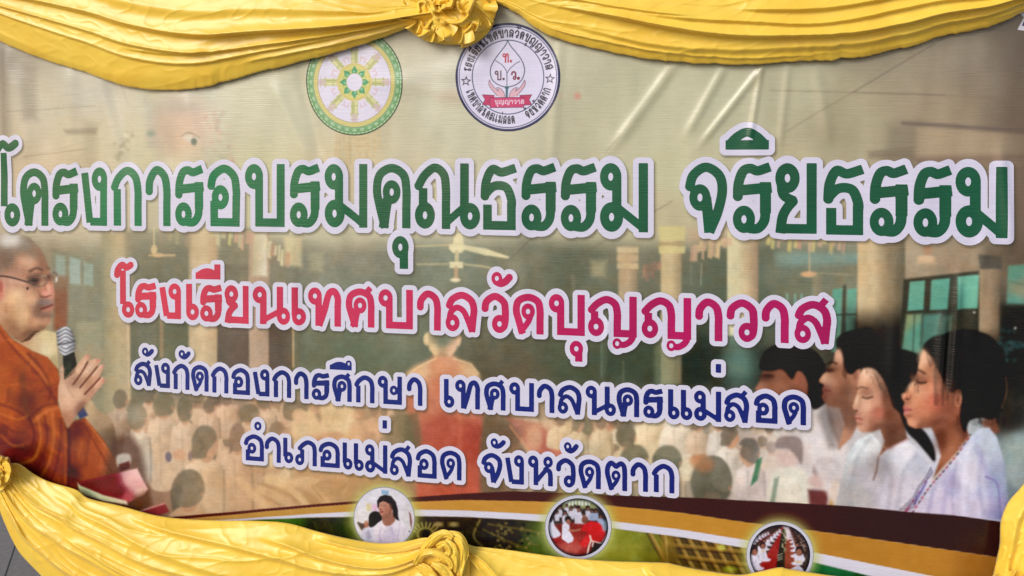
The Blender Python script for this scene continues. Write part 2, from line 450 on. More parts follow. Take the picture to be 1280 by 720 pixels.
def glyph_sd(ch, X, Y, x0, x1, yb, yt, h, lr, hole):
    """signed distance of a glyph whose ink box is x0..x1, yb..yt; h half pen, lr loop radii, hole radii.
    returns (union without holes, holes)"""
    W, H = x1 - x0, yt - yb
    a = float(np.clip((2 * lr[0] - 2 * h) / max(W - 2 * h, 1e-6), 0.0, .6)); b = 1 - a
    mp = lambda p: (x0 + h + p[0] * (W - 2 * h), yb + h + p[1] * (H - 2 * h)) if H > 2 * h else (x0 + h + p[0] * (W - 2 * h), yb + p[1] * H)
    # stroke ends sit on the ink box, so ends at 0 / 1 are pushed out by h along the pen
    d = np.full(X.shape, 1e9); hd = np.full(X.shape, 1e9)
    for st in GLY[ch](a, b):
        if st[0] == 'O':
            (cx, cy), s = st[1], st[2]
            rx, ry = lr[0] * s, lr[1] * s
            px, py = x0 + cx * W, yb + cy * H
            if W > 2 * rx: px = min(max(px, x0 + rx), x1 - rx)
            else: px = x0 + W / 2 if ch in 'ํ' else (x0 + rx if cx < .5 else x1 - rx)
            if 0 <= cy <= 1 and H > 2 * ry: py = min(max(py, yb + ry), yt - ry)
            e = (np.sqrt(((X - px) / rx) ** 2 + ((Y - py) / ry) ** 2) - 1) * min(rx, ry)
            d = np.minimum(d, e)
            hx, hy = hole[0] * (.6 + .4 * s), hole[1] * (.6 + .4 * s)
            hd = np.minimum(hd, (np.sqrt(((X - px) / hx) ** 2 + ((Y - py) / hy) ** 2) - 1) * min(hx, hy))
            continue
        hh = h * (st[2] if len(st) > 2 else 1.0)
        P = [mp(p) for p in st[1]]
        if st[0] == 'C': P = cr(P, False, 7)
        n = len(P) - 1
        ends = (st[1][0], st[1][-1])
        for i in range(n):
            e0 = e1 = 0.0
            if i == 0 and (ends[0][1] in (0, 1)) and abs(P[0][0] - P[1][0]) < abs(P[0][1] - P[1][1]): e0 = h
            if i == n - 1 and (ends[1][1] in (0, 1)) and abs(P[n][0] - P[n - 1][0]) < abs(P[n][1] - P[n - 1][1]): e1 = h
            if i == 0 and st[0] == 'P' and ends[0][0] in (0, 1) and abs(P[0][0] - P[1][0]) > abs(P[0][1] - P[1][1]): e0 = h
            if i == n - 1 and ends[1][0] in (0, 1) and abs(P[n][0] - P[n - 1][0]) > 2 * abs(P[n][1] - P[n - 1][1]): e1 = h
            if st[0] == 'P':
                for q, sgn in ((i, 0), (i + 1, 1)):
                    if 0 < q < n:
                        v0 = np.subtract(P[q], P[q - 1]); v1 = np.subtract(P[q + 1], P[q])
                        ang = abs(math.atan2(v0[0] * v1[1] - v0[1] * v1[0], float(np.dot(v0, v1))))
                        ee = hh * min(math.tan(ang / 2), 1.15)
                        if sgn: e1 = ee
                        else: e0 = ee
            d = np.minimum(d, sd_seg(X, Y, P[i], P[i + 1], e0, e1, hh))
        if st[0] == 'C':
            for p in P[1:-1]: d = np.minimum(d, np.hypot(X - p[0], Y - p[1]) - hh)
    return d, hd

# ---- the four printed lines: glyph, photo x0, x1 ; marks also give their own y0 (top), y1 (base)
L1 = [('โ', -9, 26, 172, 283), ('ค', 26, 61), ('ร', 66, 96.5), ('ง', 101, 135), ('ก', 140.5, 178), ('า', 183, 214), ('ร', 220, 254.5), ('อ', 260, 301),
      ('บ', 307, 356), ('ร', 362.5, 399), ('ม', 406, 459), ('ค', 466, 513), ('ุ', 490, 510, 295, 336), ('ณ', 518.5, 600), ('ธ', 600.5, 645), ('ร', 652, 694),
      ('ร', 701, 744.5), ('ม', 750, 810), ('จ', 856, 909), ('ร', 916, 963), ('ิ', 907, 961, 159, 187), ('ย', 969, 1021), ('ธ', 1029, 1079), ('ร', 1087, 1133),
      ('ร', 1141, 1188), ('ม', 1194, 1258)]
T1 = [(0, 211), (130, 209), (310, 205), (450, 205), (600, 204), (760, 204), (900, 203), (1000, 204), (1100, 206), (1250, 209)]
B1 = [(0, 282), (130, 282), (300, 283), (450, 284.5), (600, 287), (780, 290), (900, 291), (1000, 292), (1100, 295), (1250, 297.5)]
L2 = [('โ', 143, 168, 325, 397), ('ร', 169, 195), ('ง', 199, 226.5), ('เ', 233, 249), ('ร', 250.5, 277), ('ี', 245, 276, 330, 349), ('ย', 281, 312), ('น', 317, 363),
      ('เ', 365, 383), ('ท', 385, 426), ('ศ', 432, 468), ('บ', 473, 516), ('า', 521, 551), ('ล', 557, 597), ('ว', 602, 636), ('ั', 613, 642, 340, 359),
      ('ด', 641, 679.5), ('บ', 686, 731), ('ุ', 712, 728, 426, 452), ('ญ', 735, 796), ('ญ', 802, 864), ('า', 869, 903), ('ว', 908, 947), ('า', 952, 986), ('ส', 993, 1039)]
T2 = [(185, 353), (280, 356), (370, 359), (450, 360.5), (535, 363), (620, 366), (710, 368), (765, 370), (885, 373), (968, 375), (1016, 376)]
B2 = [(185, 397.5), (226, 399), (280, 403.5), (330, 405), (400, 407.6), (450, 409), (516, 412), (577, 414.5), (660, 417.5), (731, 420), (796, 422), (885, 426), (968, 428.5), (1016, 429.5)]
L3 = [('ส', 167.5, 190), ('ั', 177, 193, 434.5, 446), ('ง', 192.5, 212.5), ('ก', 215.5, 237), ('ั', 223, 239, 437.5, 449.5), ('ด', 239, 261), ('ก', 264, 286), ('อ', 289.5, 313),
      ('ง', 316, 337), ('ก', 340.5, 364), ('า', 367.5, 385.6), ('ร', 389.5, 411), ('ศ', 415, 439.5), ('ึ', 412, 439.5, 450, 462.5), ('ก', 443, 468), ('ษ', 472, 504.5), ('า', 508.5, 528),
      ('เ', 555, 568), ('ท', 569, 600), ('ศ', 605, 632), ('บ', 636.5, 667.5), ('า', 671, 693), ('ล', 697, 727), ('น', 732, 770), ('ค', 770.6, 799), ('ร', 804, 828),
      ('เ', 835, 849.5), ('เ', 851, 865.5), ('ม', 867.5, 901.5), ('่', 894, 902, 455, 466), ('ส', 905, 936.5), ('อ', 942, 972), ('ด', 977, 1007.6)]
T3 = [(180, 452), (202, 453), (250, 456), (325, 461), (377, 464), (427, 468), (480, 470), (518, 471.5), (585, 475), (650, 478), (710, 481), (785, 484), (850, 487), (890, 489), (920, 490.5), (990, 493)]
B3 = [(180, 482), (202, 484.7), (250, 489), (300, 493), (325, 495), (377, 498.7), (427, 502), (487, 505.5), (518, 507), (585, 511), (650, 514), (710, 517.6), (785, 521), (850, 524.7), (890, 527), (955, 529), (990, 531)]
L4 = [('อ', 305, 330), ('ํ', 317, 328, 526, 539), ('า', 331, 351), ('เ', 354, 368), ('ภ', 369, 396), ('อ', 398, 424.5), ('เ', 428, 441), ('เ', 442, 455), ('ม', 456, 484), ('่', 477, 484.5, 525.5, 536),
      ('ส', 487, 515), ('อ', 519.5, 546), ('ด', 550, 577), ('จ', 601.5, 628), ('ั', 612, 633, 548, 561), ('ง', 631, 655), ('ห', 660, 691), ('ว', 695, 719.5), ('ั', 704, 724, 553, 567),
      ('ด', 723, 751), ('ต', 756, 784), ('า', 788, 810), ('ก', 815, 843)]
T4 = [(318, 542.7), (341, 545.5), (361, 547.4), (382, 550), (411, 552), (440, 554), (470, 556), (500, 559), (533, 561), (563, 563), (615, 566), (643, 568.5), (675, 570), (707, 572.5), (737, 574), (770, 576), (800, 577.7), (829, 579.7)]
B4 = [(318, 576), (341, 578), (361, 579), (382, 582), (411, 584.5), (440, 588), (470, 591.6), (500, 595), (533, 597.5), (563, 599.5), (615, 603), (643, 605), (675, 607), (707, 609), (737, 610.6), (770, 613), (800, 614.3), (829, 616)]

def text_field(line, top, base, h, lr, hole, outl, cell=.8):
    xs = [g[1] for g in line] + [g[2] for g in line]
    ys = [p[1] for p in top] + [p[1] for p in base] + [g[3] for g in line if len(g) > 3] + [g[4] for g in line if len(g) > 3]
    us, vs = px2uv([min(xs), max(xs), min(xs), max(xs)], [min(ys), min(ys), max(ys), max(ys)])
    m = outl + 14
    u0, u1, v0, v1 = us.min() - m, us.max() + m, vs.min() - m - 14, vs.max() + m
    nx, ny = int((u1 - u0) / cell), int((v1 - v0) / cell)
    d = np.full((ny, nx), 50.0); hd = np.full((ny, nx), 50.0)
    Ux = u0 + np.arange(nx) * cell; Vy = v0 + np.arange(ny) * cell
    for g in line:
        xm = (g[1] + g[2]) / 2
        yt, yb = (g[3], g[4]) if len(g) > 3 else (np.interp(xm, *zip(*top)), np.interp(xm, *zip(*base)))
        gu0, _ = px2uv(g[1], yb); gu1, _ = px2uv(g[2], yb); _, gvt = px2uv(xm, yt); _, gvb = px2uv(xm, yb)
        i0 = max(int((gu0 - m - u0) / cell), 0); i1 = min(int((gu1 + m - u0) / cell) + 1, nx)
        j0 = max(int((gvb - m - 22 - v0) / cell), 0); j1 = min(int((gvt + m - v0) / cell) + 1, ny)
        X, Y = np.meshgrid(Ux[i0:i1], Vy[j0:j1])
        a, b = glyph_sd(g[0], X, Y, float(gu0), float(gu1), float(gvb), float(gvt), h, lr, hole)
        d[j0:j1, i0:i1] = np.minimum(d[j0:j1, i0:i1], a); hd[j0:j1, i0:i1] = np.minimum(hd[j0:j1, i0:i1], b)
    return d, np.maximum(d, -hd), u0, v0, cell
# ------------------------------------------------------------------ the printed picture (ink colours, light falloff towards the foot mixed in; positions in photo pixels)
BU0, BU1, BV0, BV1 = -1120, 520, -510, 330
CV = Canvas(BU0, BV0, BU1, BV1, 1.0)

def paint_backdrop(c):
    sky_pts = [(-60, 80, 150, 138, 120), (0, 60, 160, 148, 130), (40, 60, 175, 166, 148), (40, 130, 200, 190, 165), (110, 110, 206, 200, 182), (250, 140, 206, 202, 182), (320, 130, 206, 203, 175),
               (560, 90, 212, 207, 186), (560, 150, 207, 203, 176), (470, 185, 208, 200, 168), (740, 60, 194, 190, 163), (800, 140, 196, 193, 162), (900, 120, 196, 194, 164), (1000, 100, 190, 185, 156),
               (1100, 60, 160, 149, 127), (1200, 60, 146, 134, 116), (1270, 60, 116, 104, 92), (1270, 150, 128, 112, 95), (1180, 150, 168, 150, 124), (1060, 150, 174, 164, 134), (1270, 230, 140, 118, 96),
               (30, 170, 210, 194, 163), (100, 175, 216, 202, 168), (200, 190, 205, 197, 160), (60, 250, 204, 189, 158), (320, 220, 209, 203, 163), (500, 220, 207, 197, 165), (840, 220, 204, 200, 164),
               (835, 265, 196, 186, 150), (1000, 230, 190, 180, 146), (-60, 250, 190, 170, 140), (1330, 200, 110, 95, 82), (640, -40, 196, 190, 165), (300, -40, 190, 180, 160), (1000, -40, 150, 140, 118)]
    hall_pts = [(430, 320, 150, 143, 122), (430, 345, 128, 132, 114), (560, 330, 134, 140, 120), (650, 320, 132, 132, 110), (700, 345, 110, 113, 92), (480, 400, 118, 124, 102), (450, 440, 108, 116, 90), (650, 400, 104, 104, 82),
                (640, 470, 106, 98, 78), (720, 450, 88, 96, 74), (800, 440, 76, 86, 68), (860, 460, 58, 68, 56), (930, 400, 96, 110, 92), (1010, 320, 128, 134, 116), (1000, 360, 120, 124, 102), (1060, 360, 132, 130, 106),
                (150, 320, 150, 145, 120), (190, 380, 116, 116, 94), (110, 380, 168, 150, 120), (300, 320, 150, 140, 116), (230, 420, 110, 112, 90), (1140, 320, 176, 156, 128), (1190, 325, 168, 146, 120), (1270, 320, 110, 96, 78),
                (1260, 430, 60, 58, 50), (1180, 420, 66, 74, 64), (1090, 440, 52, 44, 38), (1330, 430, 50, 46, 40), (820, 330, 124, 122, 100), (890, 330, 108, 114, 94), (940, 470, 60, 60, 52), (-60, 420, 150, 120, 96)]
    crowd_pts = [(170, 560, 190, 160, 132), (250, 600, 182, 150, 122), (330, 600, 192, 156, 116), (420, 610, 186, 146, 100), (400, 530, 196, 150, 114), (470, 540, 170, 140, 104), (640, 570, 140, 116, 88), (560, 600, 150, 110, 80),
                 (720, 545, 176, 150, 120), (800, 560, 158, 148, 124), (880, 570, 160, 146, 128), (940, 590, 196, 180, 170), (1010, 580, 205, 196, 194), (1060, 620, 205, 200, 204), (300, 500, 170, 136, 112), (1200, 600, 205, 205, 222),
                 (60, 640, 120, 70, 50), (140, 640, 104, 74, 60), (1270, 560, 130, 146, 146), (420, 480, 128, 122, 92), (150, 500, 150, 150, 120), (-60, 600, 120, 60, 40)]
    X, Y = c.X, c.Y
    # ceiling to hall edge wanders
    up = idw(X[::4, ::4], Y[::4, ::4], sky_pts, 2.8); mid = idw(X[::4, ::4], Y[::4, ::4], hall_pts, 3.0); lo = idw(X[::4, ::4], Y[::4, ::4], crowd_pts, 3.0)
    def big(a):
        a = np.repeat(np.repeat(a, 4, 0), 4, 1)[:X.shape[0], :X.shape[1]]
        k = np.ones(7) / 7
        for ax in (0, 1):
            for _ in range(2):
                p = np.pad(a, [(3, 3) if q == ax else (0, 0) for q in range(3)], mode='edge')
                cs = np.cumsum(p, axis=ax); z = np.zeros_like(np.take(cs, [0], ax)); cs = np.concatenate([z, cs], ax)
                a = (np.take(cs, range(7, cs.shape[ax]), ax) - np.take(cs, range(0, cs.shape[ax] - 7), ax)) / 7
        return a
    up, mid, lo = big(up) * .95, big(mid) * .97, big(lo) * .96
    t1 = sstep(288, 318, Y + 8 * (vnoise(X / 60, Y / 60) - .5))[..., None]
    t2 = sstep(468, 520, Y)[..., None]
    c.C = (up * (1 - t1) + mid * t1) * (1 - t2) + lo * t2
    blot = fbm(X / 70, Y / 70, 5) - .5
    c.C += (blot * 22)[..., None] * np.array([1, .95, .85])
    c.C += ((vnoise(X / 13, Y / 60) - .5) * 6)[..., None]

def paint_upper(c):
    # faint ceiling joints and the ghosted portrait that the designer left in the ceiling
    k = (105, 92, 80)
    for pts, wd, op in [([(1192, 40), (1067, 115)], 1.1, .75), ([(1067, 115), (1030, 136), (984, 164)], .9, .5), ([(962, 113), (1066, 115.5)], .8, .6), ([(1066, 115.5), (1180, 119)], 1.1, .8),
                        ([(1180, 119), (1262, 125)], .8, .35), ([(840, 252), (815, 266)], .9, .6), ([(815, 266), (742, 306)], .8, .3), ([(775, 170), (757, 190)], .8, .4), ([(665, 297), (640, 322)], 1, .6),
                        ([(760, 299), (724, 320)], 1, .5), ([(30, 196), (110, 186)], .8, .5), ([(150, 105), (160, 130)], .6, .3), ([(1090, 190), (1150, 183)], 1, .5), ([(0, 205), (130, 172)], .6, .25), ([(10, 140), (120, 132)], .7, .45)]:
        c.line(pts, wd, k, .6, op)
    # ceiling beams on the right, then a soft darker strip down the edge
    c.poly([(1110, 155), (1150, 150), (1156, 205), (1138, 215), (1100, 240)], (122, 112, 94), 12, .6)
    c.poly([(1085, 190), (1140, 186), (1142, 200), (1086, 198)], (118, 104, 86), 5, .6)
    c.poly([(1146, 160), (1290, 168), (1290, 205), (1144, 200)], (176, 154, 126), 6, .7)
    c.line([(1128, 154), (1180, 157), (1290, 165)], 4, (98, 84, 82), 3, .75)
    c.poly([(1140, 196), (1290, 192), (1290, 202), (1146, 206)], (112, 88, 78), 5, .5)
    c.poly([(1255, 30), (1300, 30), (1300, 330), (1262, 330)], (98, 82, 70), 18, .5)
    # dull pillars ghosting through on the left
    for x0, x1, y0, y1, col, op in [(0, 12, 60, 190, (120, 105, 90), .55), (28, 44, 80, 150, (140, 128, 108), .55), (106, 122, 150, 240, (160, 150, 122), .5), (90, 98, 130, 180, (176, 165, 140), .4), (182, 200, 128, 185, (160, 160, 146), .55)]:
        c.poly([(x0, y0), (x1, y0 + 4), (x1 + 2, y1), (x0 + 2, y1)], col, 7, op)
    c.poly([(80, 162), (122, 160), (120, 168), (84, 168)], (130, 118, 96), 3, .5)
    # ghosted face: brow, eye, hair edge, flowers
    c.ell(228, 160, 36, 36, (226, 176, 150), 20, .5); c.ell(60, 215, 60, 30, (222, 186, 146), 30, .35); c.ell(420, 215, 50, 40, (222, 196, 150), 30, .3)
    c.ell(210, 168, 12, 34, (176, 158, 142), 12, .4)
    c.ell(224, 134, 22, 9, (172, 166, 156), 8, .5)
    c.line([(228, 170), (238, 166), (250, 172)], 2, (140, 125, 110), 1.2, .6, True)
    c.ell(240, 173, 10, 4.5, (214, 210, 192), 2, .7, 12); c.ell(244, 177, 4, 4.5, (92, 108, 98), 1.5, .8)
    c.ell(189, 167, 5, 4.5, (120, 140, 122), 3, .6)
    c.line([(244, 186), (262, 192), (268, 200)], 1.2, (190, 180, 150), 1, .6, True)
    rr = random.Random(3)
    for i in range(40):
        x = 268 + rr.gauss(0, 9) + i * .45; y = 140 + i * 1.6
        c.ell(x, y, rr.uniform(1.5, 4), rr.uniform(1.5, 3.5), rr.choice([(206, 160, 146), (160, 154, 138), (212, 188, 166), (180, 146, 130)]), 2.0, .32)
    for i in range(26):
        x = 160 - i * .5 + rr.gauss(0, 4); y = 165 + i * 1.4
        c.ell(x, y, rr.uniform(1.5, 3), rr.uniform(1.5, 3), rr.choice([(170, 162, 130), (222, 210, 178), (150, 145, 118)]), 1.2, .4)
    # hanging garlands under the wheel emblem
    for i in range(14):
        x = 421 + i * 4.1 + rr.uniform(-1, 1); L = rr.uniform(20, 62)
        for q in range(int(L / 2.2)):
            c.ell(x + rr.uniform(-.6, .6), 160 + q * 2.4, 1.3, 1.5, rr.choice([(205, 165, 110), (215, 185, 130), (190, 150, 105)]), 1.0, .38)
    c.ell(448, 195, 30, 30, (212, 186, 138), 18, .3)
    for x, y, L in [(458, 190, 60), (437, 165, 40)]: c.line([(x, y), (x + 1, y + L)], 1.2, (150, 130, 95), 1, .4)
    c.ell(565, 120, 16, 8, (190, 150, 130), 8, .3); c.ell(722, 120, 4, 4, (205, 130, 115), 3, .7); c.ell(700, 120, 3, 2, (205, 150, 130), 2, .4)

def column(c, x0, x1, y0, y1, cols, soft=2.0, op=.9):
    """printed hall column: colour runs across from left to right"""
    def f(X, Y):
        t = np.clip((X - x0) / (x1 - x0), 0, 1); s = np.linspace(0, 1, len(cols)); A = np.array(cols, float)
        return np.stack([np.interp(t, s, A[:, k]) for k in range(3)], -1) + ((fbm(X / 20, Y / 40) - .5) * 14)[..., None]
    c.poly([(x0, y0), (x1, y0), (x1, y1), (x0, y1)], f, soft, op)

def pennants(c, x0, x1, y0, y1, n, seed, cols):
    r = random.Random(seed)
    for i in range(n):
        x = x0 + (x1 - x0) * (i + r.random() * .6) / n; y = y0 + (y1 - y0) * (i / n) + r.uniform(-2, 2); L = r.uniform(9, 24); w_ = r.uniform(2.5, 6)
        c.poly([(x, y), (x + w_, y), (x + w_ - 1, y + L), (x - 1.5, y + L * .9)], r.choice(cols), 1.2, .75)

def paint_hall(c):
    cream, tan, dark = (214, 202, 164), (186, 160, 124), (104, 102, 82)
    # left side: window behind the speaker, strips and pillars
    c.poly([(65, 311), (132, 326), (132, 430), (66, 430)], (132, 132, 108), 3, .8)
    for q, col in [([(70, 318), (82, 321), (82, 352), (70, 350)], (150, 166, 152)), ([(87, 321), (101, 325), (101, 356), (87, 354)], (160, 176, 164)), ([(105, 327), (117, 330), (117, 358), (105, 356)], (150, 164, 146))]:
        c.poly(q, col, 2, .9)
    c.poly([(66, 342), (86, 346), (84, 416), (68, 412)], [(70, 345, 140, 110, 84), (76, 380, 138, 78, 52), (76, 410, 150, 82, 54)], 4, .85)
    c.poly([(86, 360), (132, 366), (132, 402), (92, 402)], (136, 134, 112), 4, .8)
    c.poly([(96, 402), (128, 402), (126, 470), (100, 470)], (164, 156, 124), 3, .6)
    column(c, 128, 165, 290, 600, [(150, 144, 112), (190, 170, 128), (196, 170, 134)], 4, .8)
    column(c, 162, 196, 398, 520, [(108, 110, 90), (122, 120, 98)], 2, .9)
    c.line([(202, 396), (202, 445)], 5, (166, 138, 104), 2, .7); c.line([(160, 405), (162, 500)], 3, (212, 182, 140), 2, .6)
    column(c, 206, 240, 398, 460, [(112, 116, 92), (104, 108, 84)], 2, .8)
    column(c, 236, 272, 286, 500, [(196, 172, 134), (214, 190, 150), (190, 160, 122)], 2.5, .9)
    column(c, 272, 312, 330, 500, [(104, 90, 78), (112, 94, 82)], 1.5, .92)
    column(c, 275, 315, 285, 400, [(128, 126, 104), (140, 134, 108)], 4, .75)
    column(c, 312, 337, 290, 500, [(196, 164, 138), (176, 146, 120)], 2, .9)
    column(c, 336, 366, 398, 500, [(106, 88, 78), (98, 84, 72), (112, 98, 78)], 1.5, .92)
    c.line([(367, 402), (367, 458)], 2.2, (206, 166, 118), 1.2, .85); c.line([(372, 402), (372, 500)], 6, (120, 112, 86), 3, .6)
    column(c, 316, 334, 285, 345, [(200, 190, 150), (214, 204, 170), (226, 222, 200)], 3, .8)
    c.poly([(355, 296), (377, 296), (377, 334), (356, 330)], (214, 198, 154), 4, .8); c.poly([(386, 315), (404, 315), (404, 340), (388, 338)], (176, 172, 140), 5, .6)
    pennants(c, 200, 236, 284, 288, 6, 1, [(216, 200, 140), (206, 170, 140), (224, 214, 160)])
    pennants(c, 262, 316, 282, 290, 12, 2, [(216, 204, 132), (208, 166, 138), (200, 190, 150)])
    pennants(c, 330, 360, 298, 316, 7, 3, [(214, 190, 150), (190, 150, 120), (224, 214, 170)])
    c.poly([(156, 288), (238, 288), (238, 345), (160, 345)], (124, 122, 100), 5, .55)
    # small ceiling fan on the left
    c.line([(193, 285), (193, 314)], 1.6, (214, 196, 150), .8, .9); c.ell(193, 312, 4, 6, (214, 188, 140), 1.2, .9); c.line([(187, 319), (219, 319)], 2.6, (206, 176, 134), 1.2, .85); c.ell(198, 319, 7, 2.6, (214, 184, 140), 1, .9)
    # two fans in the middle of the hall
    fc, fd = (222, 212, 168), (196, 182, 140)
    c.poly([(568, 292), (578, 292), (580, 305), (566, 305)], fc, 1, .95); c.poly([(561, 305), (580, 305), (582, 311), (577, 316), (566, 316), (561, 311)], fc, 1, .95)
    c.line([(516, 308), (562, 306.5)], 2.2, fd, .8, .9); c.poly([(580, 306), (608, 311), (637, 321), (635, 323), (606, 319), (580, 312)], fc, .9, .95)
    c.line([(571, 315), (571, 328)], 5.5, fd, 1, .9); c.poly([(562, 327), (579, 327), (579, 335), (562, 335)], fc, 1, .95)
    c.line([(521, 330.5), (562, 330)], 1.6, fd, .8, .85); c.line([(579, 330), (604, 333), (634, 340)], 2.2, fd, .8, .9); c.line([(570, 335), (570, 347)], 5, (196, 160, 124), 1, .85); c.ell(569, 350, 6.5, 2.6, (226, 210, 170), .9, .95)
    # columns right of the middle
    c.poly([(738, 325), (758, 326), (756, 346), (740, 346)], (168, 160, 124), 5, .7)
    column(c, 773, 797, 308, 400, [(186, 160, 124), (196, 166, 130), (150, 130, 104)], 2, .85)
    for y0, y1, g in [(309, 316, (206, 186, 146)), (318, 327, (196, 172, 132)), (329, 336, (204, 182, 140))]: c.poly([(771, y0), (798, y0), (798, y1), (771, y1)], g, 1.4, .85)
    column(c, 826, 852, 283, 480, [(206, 184, 138), (206, 184, 140), (160, 140, 108)], 2, .9)
    for y0, y1, g in [(283, 301, (208, 196, 136)), (303, 307, (176, 156, 112)), (308, 317, (206, 192, 134))]: c.poly([(823, y0), (857, y0), (856, y1), (824, y1)], g, 1.2, .9)
    column(c, 818, 848, 424, 486, [(118, 128, 96), (112, 118, 90)], 4, .7)
    column(c, 909, 948, 288, 420, [(220, 210, 170), (216, 206, 166), (206, 180, 142), (160, 134, 108)], 1.6, .92)
    column(c, 905, 936, 418, 470, [(120, 150, 128), (140, 176, 158)], 8, .55)
    c.poly([(858, 286), (910, 286), (906, 300), (860, 306)], (196, 160, 130), 8, .5)
    pennants(c, 862, 912, 306, 296, 13, 5, [(206, 170, 138), (216, 186, 140), (190, 150, 124)]); pennants(c, 802, 826, 330, 326, 5, 6, [(176, 132, 108), (150, 118, 98)])
    pennants(c, 958, 1060, 294, 296, 16, 8, [(214, 196, 120), (206, 150, 126), (196, 176, 116), (206, 170, 140)])
    c.line([(877, 330), (876, 356)], 1.2, (190, 180, 150), .8, .7); c.line([(864, 310), (864, 356)], .8, (170, 160, 130), .8, .5)
    c.line([(752, 420), (752, 470)], 2, (124, 156, 136), 1.5, .6); c.line([(779, 452), (779, 480)], 1.6, (150, 150, 112), 1.2, .55); c.line([(716, 345), (718, 380)], 3, (150, 150, 124), 3, .4)
    c.poly([(700, 430), (815, 430), (815, 490), (690, 490)], (70, 80, 62), 20, .35); c.poly([(852, 424), (960, 440), (960, 490), (850, 490)], (46, 52, 44), 14, .6)
    c.ell(925, 458, 20, 24, (112, 156, 142), 16, .6)
    # right side of the hall
    c.poly([(970, 316), (1078, 316), (1078, 330), (970, 332)], (126, 156, 146), 6, .7)
    c.line([(1012, 300), (1012, 340)], 2.2, (190, 170, 130), .9, .8); c.ell(1011, 343, 10, 3.6, (216, 170, 124), 1.2, .95); c.line([(1020, 341), (1068, 344)], 1.4, (176, 156, 120), .8, .7)
    column(c, 1016, 1028, 344, 380, [(176, 156, 122), (150, 134, 106)], 3, .6)
    for x0 in (984, 994, 1002): c.line([(x0, 368), (x0, 380)], 2.4, (126, 176, 158), 1, .8)
    for x0, x1 in [(1041, 1053), (1059, 1071)]:
        c.poly([(x0, 362), (x1, 360), (x1 - 3, 440), (x0 - 2, 440)], (96, 164, 142), 1.4, .9)
    c.line([(1056, 358), (1053, 440)], 4, (66, 72, 60), 1, .85); c.line([(1042, 394), (1070, 393)], 2.2, (62, 70, 60), .8, .8)
    column(c, 1072, 1131, 296, 470, [(214, 186, 140), (206, 180, 138), (140, 122, 94), (110, 102, 82)], 2, .95)
    c.poly([(1062, 395), (1135, 395), (1140, 480), (1060, 480)], (38, 34, 30), 22, .9)
    c.poly([(1146, 322), (1166, 322), (1170, 330), (1146, 330)], (216, 176, 136), 3, .7); c.ell(1159, 312, 6, 7, (176, 130, 100), 2, .7); c.ell(1158, 323, 11, 4, (220, 180, 140), 1.6, .9)
    c.poly([(1129, 349), (1224, 338), (1224, 520), (1120, 520)], (62, 62, 52), 1.6, .95)
    teal = [(1140, 350, 104, 172, 150), (1220, 350, 110, 184, 160), (1180, 385, 90, 160, 140)]
    for q in ([(1137, 352), (1156, 350.5), (1154, 387), (1134, 388.5)], [(1164, 350), (1187, 347.5), (1184, 386), (1162, 387.5)], [(1196, 345.5), (1223, 343), (1221, 385), (1195, 386)]): c.poly(q, teal, 1, .95)
    c.poly([(1133, 393), (1152, 392), (1150, 440), (1126, 446)], [(1130, 400, 140, 156, 110), (1146, 420, 92, 160, 140), (1130, 440, 96, 150, 130)], 2.5, .9)
    c.poly([(1154, 393), (1175, 392), (1170, 430), (1150, 446)], (84, 136, 122), 3, .85); c.poly([(1176, 394), (1190, 394), (1188, 420), (1170, 424)], (90, 124, 108), 4, .7)
    c.line([(1143, 392), (1141, 440)], 2, (66, 82, 70), 1, .7)
    column(c, 1223, 1250, 334, 470, [(172, 148, 116), (166, 140, 110), (122, 104, 84)], 1.8, .95)
    c.poly([(1222, 318), (1252, 320), (1252, 336), (1224, 336)], (84, 80, 72), 2, .85)
    c.poly([(1222, 420), (1256, 420), (1260, 480), (1230, 480)], (48, 42, 36), 16, .85)
    c.poly([(1260, 332), (1310, 328), (1310, 382), (1258, 380)], [(1265, 340, 92, 150, 130), (1275, 362, 136, 140, 112), (1268, 376, 100, 156, 140)], 2.5, .9); c.line([(1260, 352), (1300, 360)], 1.6, (90, 110, 92), 1, .6)
    c.poly([(1252, 382), (1330, 382), (1330, 540), (1250, 540)], (46, 46, 42), 7, .9)
    rr = random.Random(5)
    for i in range(26): c.ell(1262 + rr.gauss(0, 9), 432 + rr.gauss(0, 8), 3, 2.4, (62, 104, 110), 2, .35)
    for x, y in [(1269, 410), (1217, 390), (1069, 493)]: c.ell(x, y, 1.3, 1.3, (205, 215, 205), .8, .9)

def seated(c, x, y, s, shirt, hair=(92, 88, 74), op=.7, lean=0, soft=2.5):
    """a seated person seen small and soft in the printed crowd"""
    c.poly([(x - 15 * s, y + 34 * s), (x - 13 * s, y + 10 * s), (x - 4 * s, y + 3 * s), (x + 7 * s, y + 4 * s), (x + 14 * s, y + 12 * s), (x + 17 * s, y + 34 * s)], shirt, soft, op, True, 12)
    c.ell(x + lean, y - 4 * s, 6.4 * s, 8 * s, (190, 140, 108), soft * .7, op)
    c.ell(x + lean - 1 * s, y - 7 * s, 7 * s, 7.5 * s, hair, soft * .7, op)

